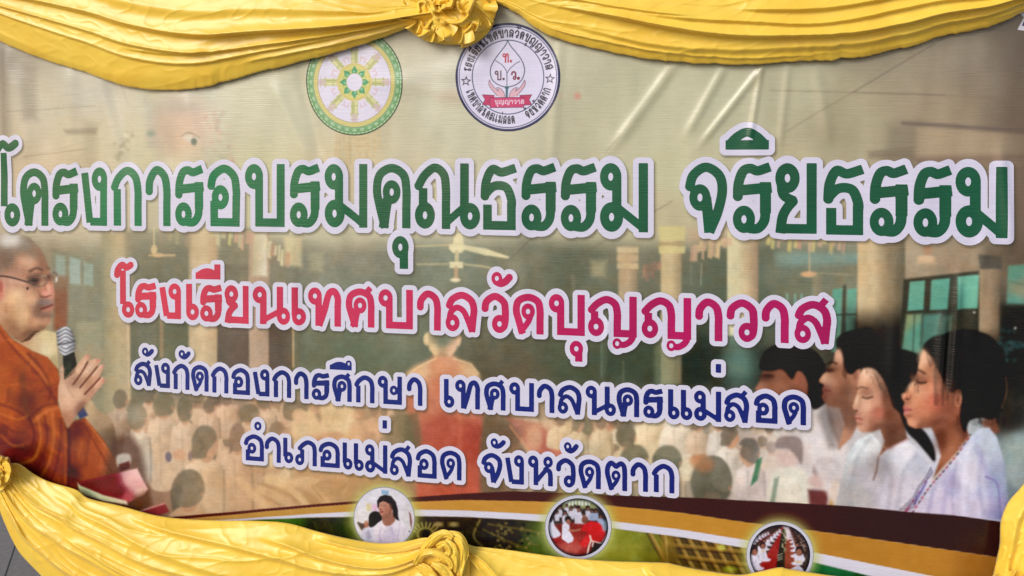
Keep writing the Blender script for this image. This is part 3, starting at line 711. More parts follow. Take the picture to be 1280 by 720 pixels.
def back_view(c, x, y, hw, hh, bw, by, shirt, hair, face=0):
    """a seated person in the crowd from behind or the side: head centre x, y; face = side the face shows"""
    sh = np.array(shirt, float); ya = y + hh * 1.05
    c.poly([(x - bw, by), (x - bw * .98, ya + bw * .5), (x - bw * .6, ya + 2), (x - hw * .5, ya - 3), (x + hw * .5, ya - 3), (x + bw * .6, ya + 2), (x + bw * .98, ya + bw * .5), (x + bw, by)],
           [(x - bw * .6, ya + bw * .5, *np.clip(sh + 12, 0, 240)), (x + bw * .7, ya + bw * .8, *(sh - 26)), (x, by, *(sh - 14)), (x, ya + 6, *(sh + 4))], 1.8, .9, True, 10)
    c.line([(x + bw * .95, ya + bw * .5), (x + bw * 1.02, by)], 2.4, sh * .62, 2, .6)
    c.line([(x - bw * .2, ya + bw * .4), (x - bw * .1, by)], 2, sh * .82, 2, .5)
    c.ell(x + face * hw * .15, ya - hh * .28, hw * .55, hh * .4, (190, 140, 108), 1.6, .85)
    if face: c.ell(x + face * hw * .5, y + hh * .2, hw * .6, hh * .62, (198, 148, 114), 1.5, .9)
    c.poly([(x - hw, y + hh * .25), (x - hw * .95, y - hh * .4), (x - hw * .4, y - hh), (x + hw * .45, y - hh), (x + hw * .98, y - hh * .35), (x + hw * (.9 - .6 * max(face, 0)), y + hh * .4), (x + hw * .3 * (1 - face), y + hh * .85), (x - hw * .5 * (1 + face), y + hh * .85)], np.array(hair, float) * .8 + np.array([158, 138, 112]) * .2, 1.9, .84, True, 8)
    c.ell(x + hw * .9, y + hh * .2, 1.6, 3, (186, 134, 104), 1, .7)

def paint_crowd(c):
    r = random.Random(11)
    sh = [(222, 190, 156), (214, 176, 146), (226, 204, 168), (206, 164, 132)]
    for i in range(46):
        t = i / 46.0
        x = 165 + r.random() * 330; y = 500 + t * 70
        seated(c, x, y, .55 + .5 * t, r.choice(sh), r.choice([(112, 104, 84), (128, 104, 84), (98, 92, 74)]), .72, r.uniform(-2, 2), 1.6)
    for i in range(40):
        t = i / 40.0
        x = 640 + r.random() * 330; y = 512 + t * 66
        seated(c, x, y, .55 + .55 * t, r.choice([(214, 190, 160), (206, 196, 178), (222, 206, 170), (196, 170, 140)]), r.choice([(88, 92, 76), (100, 92, 74), (120, 100, 80)]), .72, r.uniform(-2, 2), 1.6)
    hc = (106, 102, 84)
    # left: rows of heads and backs
    c.poly([(140, 520), (170, 500), (178, 640), (135, 640)], (112, 84, 68), 12, .7)
    for x, y, rx, ry, col, op in [(172, 512, 13, 14, (112, 112, 92), .8), (205, 508, 13, 14, (104, 106, 84), .9), (231, 512, 9, 17, (98, 96, 76), .9), (246, 496, 10, 9, (108, 98, 80), .8), (268, 500, 9, 8, (96, 84, 74), .85), (312, 520, 13, 14, (120, 110, 88), .9),
                                  (300, 560, 13, 26, (126, 98, 80), .9)]:
        c.ell(x, y, rx, ry, col, 2.2, op)
    c.poly([(180, 525), (230, 522), (236, 600), (176, 610)], (212, 184, 152), 5, .55, tex=14); c.ell(170, 538, 14, 20, (214, 206, 190), 5, .75)
    c.poly([(216, 530), (262, 528), (262, 590), (212, 590)], (214, 180, 148), 4, .6, tex=14); c.poly([(247, 512), (297, 506), (300, 536), (250, 540)], (214, 178, 150), 3, .75, tex=10)
    c.poly([(262, 508), (284, 504), (280, 532), (264, 530)], (196, 146, 120), 4, .5)
    c.ell(190, 575, 18, 30, (190, 160, 130), 8, .6); c.ell(190, 620, 26, 22, (150, 112, 92), 10, .6)
    c.ell(224, 566, 9, 8, (206, 158, 126), 3, .8); c.poly([(207, 565), (215, 565), (215, 578), (208, 578)], (112, 104, 122), 1.4, .85); c.ell(238, 570, 3, 6, (110, 100, 112), 1.4, .7)
    c.poly([(246, 600), (264, 578), (300, 578), (322, 590), (326, 650), (250, 655)], (198, 160, 128), 5, .75, tex=16)
    c.poly([(240, 556), (242, 542), (250, 533), (262, 533), (271, 541), (272, 556), (269, 575), (260, 582), (262, 590), (244, 586)], (98, 94, 80), 2, .93, True)
    c.line([(272, 552), (270, 562), (274, 566)], 2, (206, 160, 124), 1.2, .7)
    c.poly([(246, 584), (262, 580), (276, 610), (278, 650), (256, 650)], (212, 178, 140), 3, .8, True)
    c.poly([(216, 640), (214, 612), (222, 596), (236, 588), (248, 592), (257, 610), (256, 625), (250, 650), (222, 652)], (108, 98, 82), 2.5, .95, True)
    c.poly([(292, 538), (306, 534), (310, 552), (304, 580), (294, 582), (290, 560)], (128, 100, 82), 3, .9, True)
    c.poly([(300, 512), (310, 506), (322, 510), (325, 520), (316, 526), (300, 525)], (116, 106, 84), 2, .9, True)
    S1, S2, S3 = (212, 184, 154), (206, 172, 142), (222, 202, 168); Hd = (100, 96, 80)
    for a in [(150, 500, 9, 12, 16, 560, (176, 150, 126), (98, 92, 76), 0), (186, 494, 9, 11, 15, 540, S2, Hd, 0), (284, 498, 8, 9, 14, 545, S2, (108, 90, 78), 0), (330, 502, 9, 10, 16, 560, S1, (116, 104, 84), 0), (346, 540, 10, 12, 18, 600, S3, (126, 104, 80), 1),
              (204, 507, 12.5, 15, 18, 605, S1, (106, 108, 86), 0), (231, 512, 8.5, 17, 16, 600, S1, (98, 98, 78), 0), (172, 522, 12, 16, 17, 600, (214, 202, 184), (112, 114, 96), 0), (262, 508, 8, 9, 13, 548, S2, (96, 86, 74), 0), (312, 517, 12.5, 12, 18, 600, S2, (112, 104, 82), 0), (297, 548, 10, 18, 19, 640, S2, (124, 98, 80), 0),
              (256, 554, 16, 21, 25, 650, S1, (96, 94, 78), 1), (236, 612, 20, 24, 32, 660, (200, 162, 130), (106, 98, 82), 0)]: back_view(c, *a)
    c.ell(211, 571, 4, 6.5, (108, 102, 124), 1, .85); c.ell(238, 570, 3, 6, (112, 100, 114), 1, .7); c.ell(224, 568, 8, 7, (206, 156, 124), 2, .8)
    # reclining figures, cream and peach
    for pts, wd, col in [([(335, 598), (362, 604), (392, 600)], 12, (222, 190, 146)), ([(325, 612), (350, 622), (372, 638)], 11, (214, 176, 134)), ([(342, 600), (370, 618), (388, 640)], 9, (226, 196, 150)), ([(378, 604), (400, 620), (412, 634)], 10, (212, 172, 128)),
                         ([(330, 628), (352, 636)], 9, (206, 164, 124)), ([(392, 592), (414, 598), (430, 596)], 8, (200, 156, 116)), ([(300, 600), (318, 620), (338, 640)], 10, (218, 184, 142)), ([(318, 588), (348, 588)], 8, (190, 146, 110)), ([(404, 606), (420, 606)], 7, (186, 140, 104))]:
        c.line(pts, wd, col, 3, .75, True)
    for pts in ([(322, 604), (344, 612)], [(356, 612), (376, 630)], [(390, 608), (404, 626)], [(330, 620), (350, 632)]): c.line(pts, 1.6, (166, 118, 84), 1.5, .6)
    c.line([(436, 606), (428, 618)], 2.5, (222, 186, 130), 1, .7); c.line([(420, 618), (434, 604)], 1, (150, 110, 74), .8, .5)
    c.poly([(420, 600), (520, 590), (520, 625), (420, 640)], (182, 142, 98), 10, .6)
    # middle left group under the third line
    for pts, col in [([(365, 520), (385, 510), (400, 530), (404, 560), (370, 560)], (222, 200, 150)), ([(402, 505), (440, 508), (442, 545), (408, 545)], (228, 208, 156)), ([(440, 528), (470, 530), (474, 552), (440, 552)], (216, 168, 128)), ([(380, 548), (420, 540), (450, 560), (390, 566)], (206, 156, 116))]:
        c.poly(pts, col, 4, .75, True, 14)
    c.poly([(355, 522), (354, 508), (364, 500), (380, 503), (384, 514), (372, 516), (366, 526)], (106, 98, 76), 2, .9, True); c.ell(374, 520, 9, 9, (220, 176, 134), 2, .8)
    for x, y in [(448, 520), (420, 545), (400, 552), (462, 545)]: c.ell(x, y, 8, 5, (184, 128, 96), 3, .6)
    # the aisle beyond the monk
    c.poly([(494, 515), (520, 518), (524, 600), (470, 570), (480, 540)], (112, 106, 78), 6, .8)
    c.poly([(590, 515), (640, 530), (668, 580), (640, 626), (594, 626)], [(600, 540, 112, 96, 72), (640, 560, 110, 80, 60), (610, 610, 124, 100, 76)], 5, .8)
    c.poly([(632, 520), (700, 535), (704, 572), (668, 572)], [(650, 530, 176, 96, 80), (684, 560, 196, 72, 62)], 4, .75)
    c.line([(637, 532), (666, 570)], 2, (214, 128, 84), 1, .8)
    for x, y, rx, ry, col in [(668, 548, 10, 16, (216, 160, 122)), (706, 545, 22, 18, (226, 190, 142)), (690, 530, 14, 9, (220, 180, 140)), (735, 538, 12, 14, (206, 150, 112)), (752, 552, 14, 18, (206, 190, 148)), (760, 532, 8, 9, (186, 116, 84)), (812, 540, 20, 18, (222, 196, 152)),
                              (845, 538, 22, 22, (226, 204, 172)), (864, 548, 10, 22, (216, 176, 140)), (845, 532, 14, 12, (222, 218, 210))]: c.ell(x, y, rx, ry, col, 4, .75, tex=16)
    for x, y, rx, ry, col in [(733, 534, 9, 12, (112, 108, 84)), (782, 545, 12, 14, (84, 84, 68)), (792, 570, 18, 16, (76, 88, 72)), (834, 574, 18, 18, (74, 86, 74)), (780, 530, 14, 8, (110, 98, 78)), (808, 525, 8, 6, (120, 96, 76))]: c.ell(x, y, rx, ry, col, 2.4, .9)
    c.ell(889, 604, 25, 32, (92, 92, 80), 5, .92); c.ell(880, 574, 16, 12, (176, 116, 76), 5, .75); c.ell(868, 570, 6, 10, (196, 126, 80), 4, .6)
    c.poly([(886, 556), (912, 550), (922, 600), (892, 606)], (214, 202, 188), 4, .8, True, 10); c.ell(912, 546, 10, 12, (196, 150, 124), 2, .8); c.poly([(902, 538), (906, 530), (918, 530), (919, 556), (914, 548)], (112, 106, 96), 1.8, .85)
    c.poly([(924, 552), (946, 548), (946, 590), (930, 600), (918, 596)], (206, 176, 156), 3, .7, True); c.poly([(914, 566), (930, 560), (936, 600), (918, 598)], (132, 96, 84), 4, .7)
    c.poly([(924, 556), (930, 548), (944, 549), (947, 562), (940, 570), (936, 560)], (110, 104, 98), 2, .85, True); c.ell(934, 570, 8, 10, (198, 156, 132), 2.5, .7)
    c.poly([(946, 575), (952, 572), (946, 598), (938, 606)], (54, 116, 78), 1.8, .9); c.poly([(930, 590), (938, 588), (936, 604), (928, 602)], (70, 92, 76), 2, .8)
    c.ell(958, 610, 26, 20, (208, 188, 180), 8, .7)
    W1, W2 = (214, 204, 190), (206, 196, 184)
    for a in [(700, 524, 7, 9, 15, 560, (224, 196, 156), (120, 98, 78), -1), (722, 530, 7, 10, 13, 566, (214, 190, 150), (112, 102, 80), 1), (752, 528, 8, 9, 13, 570, (206, 184, 146), (122, 96, 74), 0), (812, 520, 8, 8, 17, 566, (226, 204, 164), (112, 90, 72), -1), (846, 520, 9, 10, 20, 570, (226, 214, 194), (126, 108, 90), 0), (872, 530, 8, 9, 14, 566, (214, 186, 158), (118, 98, 82), 1),
              (900, 528, 8, 10, 15, 580, W2, (116, 106, 94), -1), (783, 546, 12, 14, 17, 600, (196, 176, 140), (84, 86, 70), 0), (793, 572, 17, 15, 22, 625, (176, 160, 132), (78, 90, 74), 0), (834, 576, 18, 18, 24, 640, (206, 186, 160), (76, 88, 76), 0), (912, 546, 11, 13, 18, 610, W1, (108, 102, 92), 1), (938, 566, 12, 15, 18, 620, (206, 190, 184), (104, 98, 92), -1), (890, 604, 25, 32, 36, 680, (150, 140, 124), (90, 92, 80), 0)]: back_view(c, *a)
    c.ell(880, 580, 13, 10, (186, 118, 76), 5, .6)
    c.poly([(946, 575), (953, 572), (947, 600), (938, 608)], (54, 116, 78), 1.4, .9)
    c.poly([(250, 575), (440, 560), (480, 640), (230, 660)], (202, 154, 100), 40, .36); c.poly([(150, 490), (500, 490), (500, 560), (150, 570)], (206, 164, 126), 40, .26); c.poly([(640, 510), (880, 510), (880, 600), (640, 600)], (206, 178, 140), 34, .24); c.poly([(360, 500), (480, 505), (500, 560), (360, 560)], (206, 160, 110), 22, .22)
    # translucent boys in front of the row of students
    c.poly([(955, 545), (1060, 520), (1070, 640), (950, 630)], (208, 194, 192), 16, .55)
    c.ell(985, 566, 15, 20, (206, 176, 166), 4, .7); c.poly([(970, 560), (972, 549), (985, 545), (1000, 548), (1004, 562), (1002, 580), (996, 572), (986, 562)], (134, 118, 116), 2.5, .85, True)
    c.poly([(968, 590), (1000, 586), (1012, 600), (1014, 634), (962, 632)], (214, 208, 190), 4, .8, True, 8); c.poly([(968, 598), (974, 596), (968, 632), (962, 632)], (108, 130, 110), 2, .7)
    c.poly([(1016, 590), (1020, 576), (1034, 572), (1050, 578), (1055, 592), (1052, 606), (1040, 604), (1024, 598)], (136, 118, 120), 3, .85, True); c.ell(1022, 602, 12, 9, (196, 156, 150), 4, .6)
    c.poly([(1010, 612), (1036, 614), (1034, 634), (1012, 632)], (106, 44, 44), 3, .85); c.poly([(1040, 602), (1049, 602), (1046, 634), (1036, 634)], (190, 136, 66), 1.6, .9); c.line([(1051, 602), (1048, 634)], 2.5, (92, 110, 92), 1, .8)
    c.poly([(1005, 530), (1036, 530), (1040, 560), (1008, 570)], (206, 182, 178), 6, .5)

def paint_back_monk(c):
    c.poly([(508, 466), (520, 457), (538, 449), (546, 440), (562, 440), (572, 449), (590, 455), (599, 468), (606, 500), (600, 560), (600, 632), (520, 632), (522, 560), (512, 520), (500, 500)],
           [(520, 462, 230, 178, 130), (595, 464, 230, 182, 134), (553, 455, 224, 150, 110), (553, 490, 218, 124, 88), (530, 500, 200, 116, 86), (585, 500, 206, 122, 92), (553, 540, 190, 84, 66), (590, 550, 186, 74, 60), (530, 600, 204, 98, 72), (570, 610, 198, 86, 64)], 4.5, .86, False, 10)
    c.line([(512, 466), (530, 455), (545, 448)], 2, (232, 200, 150), 1.2, .7); c.line([(567, 448), (588, 455), (598, 467)], 2, (232, 200, 150), 1.2, .7)
    c.ell(534, 424, 5, 8, (222, 190, 140), 1.5, .95); c.ell(572, 424, 4.5, 9, (222, 184, 146), 1.5, .95)
    c.poly([(535, 416), (540, 408), (566, 408), (571, 416), (571, 436), (564, 446), (544, 446), (536, 436)], [(553, 425, 124, 128, 106), (540, 440, 224, 186, 134), (566, 440, 222, 176, 140), (553, 446, 176, 140, 104)], 1.6, .95)
    c.line([(552, 470), (556, 540), (552, 620)], 5, (178, 84, 62), 4, .35); c.line([(580, 470), (574, 560)], 4, (222, 140, 110), 4, .3)
    c.poly([(508, 520), (522, 514), (528, 550), (520, 585), (506, 560)], (116, 104, 76), 4, .7)

MONK_HEAD = [(-60, 330), (-40, 300), (0, 292), (20, 291), (38, 297), (50, 310), (58, 326), (62, 338), (67, 350), (68, 360), (69, 368), (68, 376), (68, 384), (65, 392), (63, 402), (55, 411), (46, 416), (38, 425), (28, 428), (10, 415), (0, 404), (-40, 400), (-62, 370)]
MONK_ROBE = [(-120, 420), (-60, 392), (0, 404), (16, 424), (40, 438), (60, 446), (73, 462), (77, 485), (72, 503), (84, 536), (93, 526), (106, 522), (128, 548), (150, 583), (149, 594), (100, 606), (96, 640), (-120, 640)]
MONK_CHEST = [(28, 427), (44, 414), (56, 412), (72, 416), (72, 428), (74, 462), (60, 447), (40, 438), (18, 424)]
MONK_HAND = [(73, 484), (75, 476), (76, 458), (79, 456), (81, 462), (81, 474), (88, 466), (107, 443), (112, 446), (110, 451), (120, 448), (125, 452), (122, 458), (128, 456), (129, 462), (124, 470), (130, 474), (129, 480), (122, 488), (115, 497), (106, 506), (96, 518), (86, 535), (78, 520), (73, 500)]
MIC_HEAD = [(71, 414), (76, 409), (86, 408), (90, 413), (93, 424), (94, 432), (92, 441), (80, 445), (75, 440), (72, 428)]
MIC_BODY = [(79, 444), (93, 440), (96, 456), (94, 466), (86, 472), (80, 476)]
BOOK = [(97, 603), (150, 590), (172, 585), (186, 611), (181, 618), (168, 624), (158, 630), (128, 622), (101, 615)]

def paint_monk(c):
    c.poly([(98, 520), (110, 498), (122, 512), (140, 526), (146, 556), (140, 570), (106, 524)], [(110, 505, 186, 160, 122), (128, 520, 172, 144, 112), (142, 550, 118, 92, 70)], 2, .95, True)
    c.poly(MONK_CHEST, [(34, 424, 196, 150, 112), (60, 416, 206, 186, 138), (60, 436, 214, 196, 152), (70, 455, 176, 156, 112), (45, 432, 206, 176, 132)], 1.6, 1)
    rb = [(5, 420, 186, 84, 34), (40, 450, 196, 92, 34), (60, 470, 186, 84, 32), (66, 495, 170, 72, 28), (20, 480, 200, 92, 34), (35, 500, 124, 58, 34), (20, 520, 190, 86, 30), (60, 520, 204, 100, 40), (70, 545, 196, 92, 36), (45, 545, 150, 62, 24), (20, 560, 110, 42, 18),
          (0, 500, 196, 90, 30), (0, 560, 150, 60, 24), (80, 570, 176, 76, 30), (60, 580, 150, 60, 22), (40, 590, 120, 46, 20), (92, 540, 110, 44, 20), (100, 560, 176, 82, 36), (120, 560, 186, 88, 38), (110, 590, 170, 76, 34), (140, 580, 196, 96, 46), (92, 590, 90, 36, 20), (-60, 500, 180, 80, 28), (76, 600, 160, 70, 30)]
    def robe(X, Y):
        b0 = idw(X, Y, rb); wx = (fbm(X / 26 + 3, Y / 26, 2) - .5) * 3.0; wy = (fbm(X / 26 + 33, Y / 26, 2) - .5) * 3.0
        low = sstep(498, 515, Y)
        r1 = 1 - np.abs(2 * vnoise(X / 13 + Y / 60 + wx, Y / 40 + wy) - 1); r2 = 1 - np.abs(2 * vnoise(X / 19 - Y / 30 + wx * .7, Y / 44 + X / 60 + wy * .7 + 9) - 1)
        f = (r1 - .55) * .20 * (1 - .5 * low) + (r2 ** 1.3 - .48) * .22 * low
        return b0 * (1 + f)[..., None] * np.array([.90, .90, 1.0])
    c.poly(MONK_ROBE, robe, 1.5, 1, tex=6)
    dk, hi = (104, 40, 16), (222, 124, 62)
    for pts, wd, col, op in [([(0, 412), (22, 440), (50, 470), (70, 500)], 3, dk, .45), ([(12, 424), (40, 452), (62, 480)], 4, hi, .4), ([(36, 442), (54, 462), (64, 485), (62, 500)], 3, dk, .5), ([(28, 470), (32, 500), (36, 520)], 8, (116, 66, 44), .5),
                             ([(0, 505), (20, 512), (36, 522)], 3, dk, .6), ([(0, 516), (22, 524), (34, 520)], 3, hi, .45), ([(72, 504), (54, 508), (38, 522)], 2.5, dk, .6), ([(74, 510), (58, 514), (44, 526)], 4, hi, .5), ([(38, 524), (44, 544), (36, 566), (18, 572)], 3, dk, .7), ([(48, 522), (52, 548), (44, 572), (24, 580)], 4, hi, .5),
                             ([(56, 520), (60, 548), (52, 576), (40, 592)], 3, dk, .6), ([(66, 516), (68, 548), (62, 578), (50, 598)], 4, hi, .45), ([(76, 524), (76, 556), (70, 586), (62, 602)], 3, dk, .55), ([(4, 530), (20, 540), (34, 540)], 2.5, dk, .5), ([(2, 544), (16, 556), (30, 556)], 3, hi, .4), ([(4, 565), (24, 582), (40, 596)], 5, dk, .6),
                             ([(86, 536), (88, 570), (86, 606)], 3.5, (82, 32, 16), .75), ([(82, 540), (83, 570), (82, 604)], 2.5, hi, .4), ([(108, 526), (130, 556), (150, 584)], 2.5, hi, .6), ([(104, 530), (124, 562), (140, 588)], 2, dk, .5), ([(112, 545), (108, 580)], 4, dk, .25)]:
        c.line(pts, wd, col, 2.2, op, True)
    # head
    c.poly(MONK_HEAD, [(15, 300, 190, 182, 170), (-20, 310, 120, 104, 90), (35, 303, 132, 116, 98), (48, 316, 150, 118, 94), (8, 325, 122, 96, 80), (28, 328, 184, 134, 108), (40, 332, 190, 140, 112), (56, 330, 160, 112, 88), (10, 352, 196, 142, 116), (26, 352, 188, 134, 106), (44, 352, 132, 92, 72), (58, 347, 158, 110, 84), (22, 372, 214, 166, 122), (38, 372, 206, 150, 112),
                       (48, 368, 176, 124, 96), (58, 360, 206, 138, 114), (60, 368, 210, 130, 110), (66, 374, 180, 120, 98), (53, 380, 138, 102, 84), (50, 390, 132, 98, 80), (62, 398, 166, 118, 90), (46, 403, 196, 142, 106), (28, 402, 206, 158, 112), (30, 390, 214, 166, 120), (20, 415, 160, 112, 80), (36, 420, 140, 96, 68), (0, 390, 200, 150, 110), (-40, 360, 160, 112, 84), (56, 408, 140, 98, 72)], 1.4, 1, tex=9)
    c.ell(15, 301, 12, 7, (220, 216, 210), 5, .65); c.ell(30, 302, 6, 8, (160, 150, 136), 5, .4); c.ell(8, 316, 14, 7, (120, 100, 84), 6, .45); c.ell(-6, 335, 8, 14, (134, 112, 96), 8, .6)
    c.line([(38, 339), (46, 335), (53, 337)], 3.4, (92, 64, 52), 1.5, .85, True); c.line([(58, 334), (62, 336)], 2.6, (112, 82, 66), 1.4, .7)
    c.ell(43, 349, 9, 5, (124, 84, 66), 3, .7); c.ell(43, 350, 7, 3.0, (74, 48, 42), 1.4, .95); c.ell(44, 350.5, 2.2, 1.8, (36, 26, 26), .8, .9); c.ell(62, 347, 2.5, 2.5, (90, 60, 50), 1.2, .8); c.ell(46, 345, 9, 3, (138, 96, 78), 3, .6)
    c.line([(54, 344), (56, 358), (62, 367)], 2, (160, 100, 78), 1.6, .6, True); c.ell(58, 367, 4.5, 3, (226, 150, 134), 2, .8); c.line([(50, 370), (57, 371.5), (64, 369)], 1.6, (96, 50, 42), .8, .9); c.line([(48, 362), (50, 370), (47, 378)], 1.6, (150, 98, 74), 1.4, .7, True)
    c.ell(57, 377, 9, 3.4, (146, 120, 112), 3, .75); c.line([(52, 386), (58, 384), (66, 381)], 2.4, (112, 48, 46), .9, .95, True); c.line([(54, 389), (65, 386)], 2.6, (196, 116, 102), 1.4, .65); c.ell(56, 393, 8, 3.4, (150, 122, 108), 3.5, .6)
    c.line([(46, 372), (48, 382), (46, 392)], 1.6, (164, 110, 84), 1.6, .6, True); c.line([(34, 366), (40, 362)], 3, (216, 158, 130), 3, .4); c.line([(30, 408), (46, 410), (57, 405)], 2.5, (166, 112, 84), 2.4, .55, True)
    c.ell(35, 360.5, 1.5, 1.7, (40, 24, 22), .7, .95)
    c.ell(-1, 362, 7, 13, (206, 120, 100), 2, .85); c.ell(0, 358, 4, 7, (160, 80, 66), 2.2, .7); c.line([(6, 352), (6, 372), (2, 378)], 1.5, (222, 150, 124), 1, .7, True); c.line([(8, 380), (9, 392)], 3, (176, 124, 92), 2.4, .6)
    # spectacles
    fr = (66, 46, 46)
    c.line([(-10, 346), (4, 345), (20, 348), (38, 353.5)], 1.7, fr, .7, .95, True); c.line([(38, 353.5), (42, 355), (47, 354)], 1.6, fr, .7, .9, True); c.ring(49, 351, 10.5, 7, 1.1, (112, 92, 84), .7, .7); c.line([(59, 345), (63, 344)], 1.3, fr, .6, .85)
    c.ring(68, 345, 4.5, 7.5, 1.1, (150, 140, 130), .7, .8); c.line([(67, 340), (71, 342), (72, 347)], 1.6, (96, 84, 80), .7, .85); c.ell(53, 353, 3, 5, (216, 186, 148), 2, .5); c.ell(71, 349, 1.6, 3.4, (222, 220, 210), 1, .8)
    c.ell(54, 345, 4, 1.4, (226, 210, 190), 1, .6)
    # microphone
    c.poly(MIC_BODY, [(80, 450, 40, 44, 38), (88, 456, 62, 70, 56), (93, 455, 28, 30, 30), (84, 470, 52, 60, 42)], 1, 1)
    def mesh(X, Y):
        st = np.sin((Y - 425) * 1.35 + 7 * np.exp(-((X - 82.5) / 6.5) ** 2) * np.sign(432 - Y)) * .5 + .5
        b = 150 + 70 * np.exp(-((X - 81) / 8) ** 2)
        v = b * (1 - .46 * st)
        return np.stack([v, v, v * 1.04], -1)
    c.poly(MIC_HEAD, mesh, 1, 1); c.line([(73, 431), (94, 427)], 2, (78, 76, 80), .8, .85); c.line([(73, 433), (94, 429)], 1.2, (214, 214, 216), .7, .7); c.line([(90, 412), (93, 424), (94, 436)], 2, (96, 94, 98), 1.6, .5)
    # hand
    c.poly([(96, 516), (104, 508), (110, 519), (100, 524)], (52, 62, 110), 1.4, .9)
    c.poly(MONK_HAND, [(77, 465, 190, 148, 118), (78, 488, 206, 162, 130), (84, 496, 214, 168, 134), (90, 504, 206, 156, 124), (83, 526, 176, 122, 94), (98, 492, 216, 170, 136), (104, 464, 214, 170, 138), (93, 478, 176, 130, 104), (116, 460, 206, 160, 130), (107, 478, 186, 138, 110), (124, 476, 206, 152, 124), (112, 490, 190, 138, 110), (100, 512, 160, 108, 84)], 1.1, 1, tex=4)
    for pts in ([(92, 480), (102, 466), (110, 452)], [(100, 484), (112, 470), (122, 458)], [(106, 492), (116, 482), (125, 472)]): c.line(pts, 2.0, (124, 76, 58), 1.1, .85, True)
    for x, y in [(110, 446), (123, 451), (128, 458), (129, 476)]: c.ell(x, y, 2.6, 2.2, (214, 130, 116), 1.4, .7)
    for x, y in [(101, 462), (111, 463), (117, 468), (119, 480)]: c.line([(x - 2, y - 2), (x + 2.4, y + 1.6)], .9, (176, 120, 96), .8, .5)
    c.line([(82, 476), (86, 488), (92, 496)], 1.4, (176, 120, 94), 1.2, .6, True); c.line([(76, 462), (78, 461)], 1.6, (226, 190, 172), .8, .6); c.line([(88, 520), (96, 508)], 3, (190, 132, 106), 2, .4)
    # book, cup and paper on the low table
    c.poly([(140, 548), (162, 540), (176, 560), (186, 600), (190, 648), (120, 648)], (96, 64, 52), 7, .75)
    c.poly([(146, 571), (152, 567), (162, 568), (164, 577), (158, 582), (148, 582)], (186, 176, 166), 2, .9, True); c.poly([(149, 580), (162, 576), (163, 584), (152, 590)], (98, 40, 34), 1.4, .9)
    c.poly(BOOK, [(110, 602, 122, 26, 40), (140, 600, 130, 22, 40), (150, 615, 122, 30, 46), (165, 600, 226, 172, 170), (175, 605, 222, 160, 160), (172, 590, 226, 180, 176), (178, 614, 216, 176, 160), (160, 622, 190, 80, 90)], 1.4, 1)
    c.poly([(97, 603), (101, 607), (130, 619), (158, 626), (160, 631), (130, 626), (100, 617)], [(100, 610, 196, 206, 150), (130, 622, 206, 206, 160), (158, 628, 220, 206, 170)], 1.1, 1)
    c.line([(150, 591), (154, 604), (162, 618)], 1.4, (150, 60, 70), 1, .7); c.line([(99, 604), (150, 592)], 1, (166, 70, 76), .8, .6)
    c.poly([(176, 638), (206, 628), (212, 640), (180, 650)], (150, 48, 58), 1.6, .85); c.line([(172, 640), (206, 629)], 1.6, (222, 176, 150), .9, .8); c.poly([(166, 620), (186, 612), (190, 630), (170, 640)], (110, 66, 44), 4, .6)

GIRL_FACE = [(1155, 434), (1150, 446), (1147, 460), (1143, 474), (1137, 484), (1128, 494), (1127, 498), (1131, 503), (1129, 508), (1131, 513), (1129, 518), (1133, 524), (1136, 532), (1144, 536), (1156, 534), (1164, 534), (1172, 552), (1176, 570), (1166, 598), (1186, 576), (1212, 548), (1204, 520), (1200, 500), (1206, 470), (1180, 430), (1166, 426)]
GIRL_HAIR = [(1153, 435), (1158, 427), (1168, 420), (1182, 416), (1200, 412), (1222, 414), (1240, 422), (1252, 440), (1258, 462), (1258, 490), (1252, 512), (1240, 524), (1226, 522), (1212, 526), (1206, 540), (1200, 524), (1202, 504), (1204, 494), (1198, 486), (1188, 490), (1182, 484), (1176, 470), (1168, 456), (1164, 446), (1158, 440)]
GIRL_SHIRT = [(1128, 648), (1140, 620), (1158, 592), (1168, 576), (1166, 598), (1188, 574), (1212, 548), (1222, 536), (1236, 534), (1246, 546), (1256, 580), (1262, 650)]
SIS_FACE = [(1080, 459), (1075, 468), (1072, 480), (1072, 492), (1066, 507), (1067, 511), (1071, 514), (1069, 521), (1071, 527), (1072, 535), (1078, 541), (1090, 540), (1100, 536), (1106, 552), (1098, 572), (1110, 560), (1134, 548), (1128, 520), (1128, 496), (1104, 456)]
SIS_HAIR = [(1078, 460), (1084, 452), (1096, 443), (1112, 438), (1130, 437), (1146, 443), (1152, 452), (1147, 468), (1138, 482), (1131, 496), (1131, 508), (1134, 522), (1148, 532), (1160, 545), (1168, 562), (1168, 577), (1158, 566), (1146, 552), (1134, 540), (1128, 526), (1124, 516), (1116, 508), (1112, 496), (1107, 480), (1098, 466), (1090, 460)]
SIS_SHIRT = [(1040, 650), (1052, 600), (1058, 570), (1072, 550), (1090, 542), (1102, 556), (1098, 572), (1112, 560), (1134, 549), (1152, 566), (1166, 590), (1150, 610), (1130, 648)]
LAD_FACE = [(1048, 434), (1044, 440), (1042, 452), (1035, 462), (1024, 474), (1024, 478), (1030, 481), (1027, 487), (1029, 491), (1027, 496), (1031, 503), (1036, 508), (1050, 510), (1056, 530), (1048, 562), (1064, 548), (1078, 520), (1074, 490), (1076, 460), (1060, 436)]
LAD_HAIR = [(1046, 436), (1046, 424), (1056, 416), (1072, 412), (1090, 412), (1096, 440), (1082, 458), (1072, 462), (1064, 468), (1056, 462), (1054, 448), (1050, 438)]
BOY_FACE = [(954, 462), (950, 476), (944, 486), (950, 494), (960, 500), (1010, 500), (1014, 476), (1000, 464), (975, 458)]
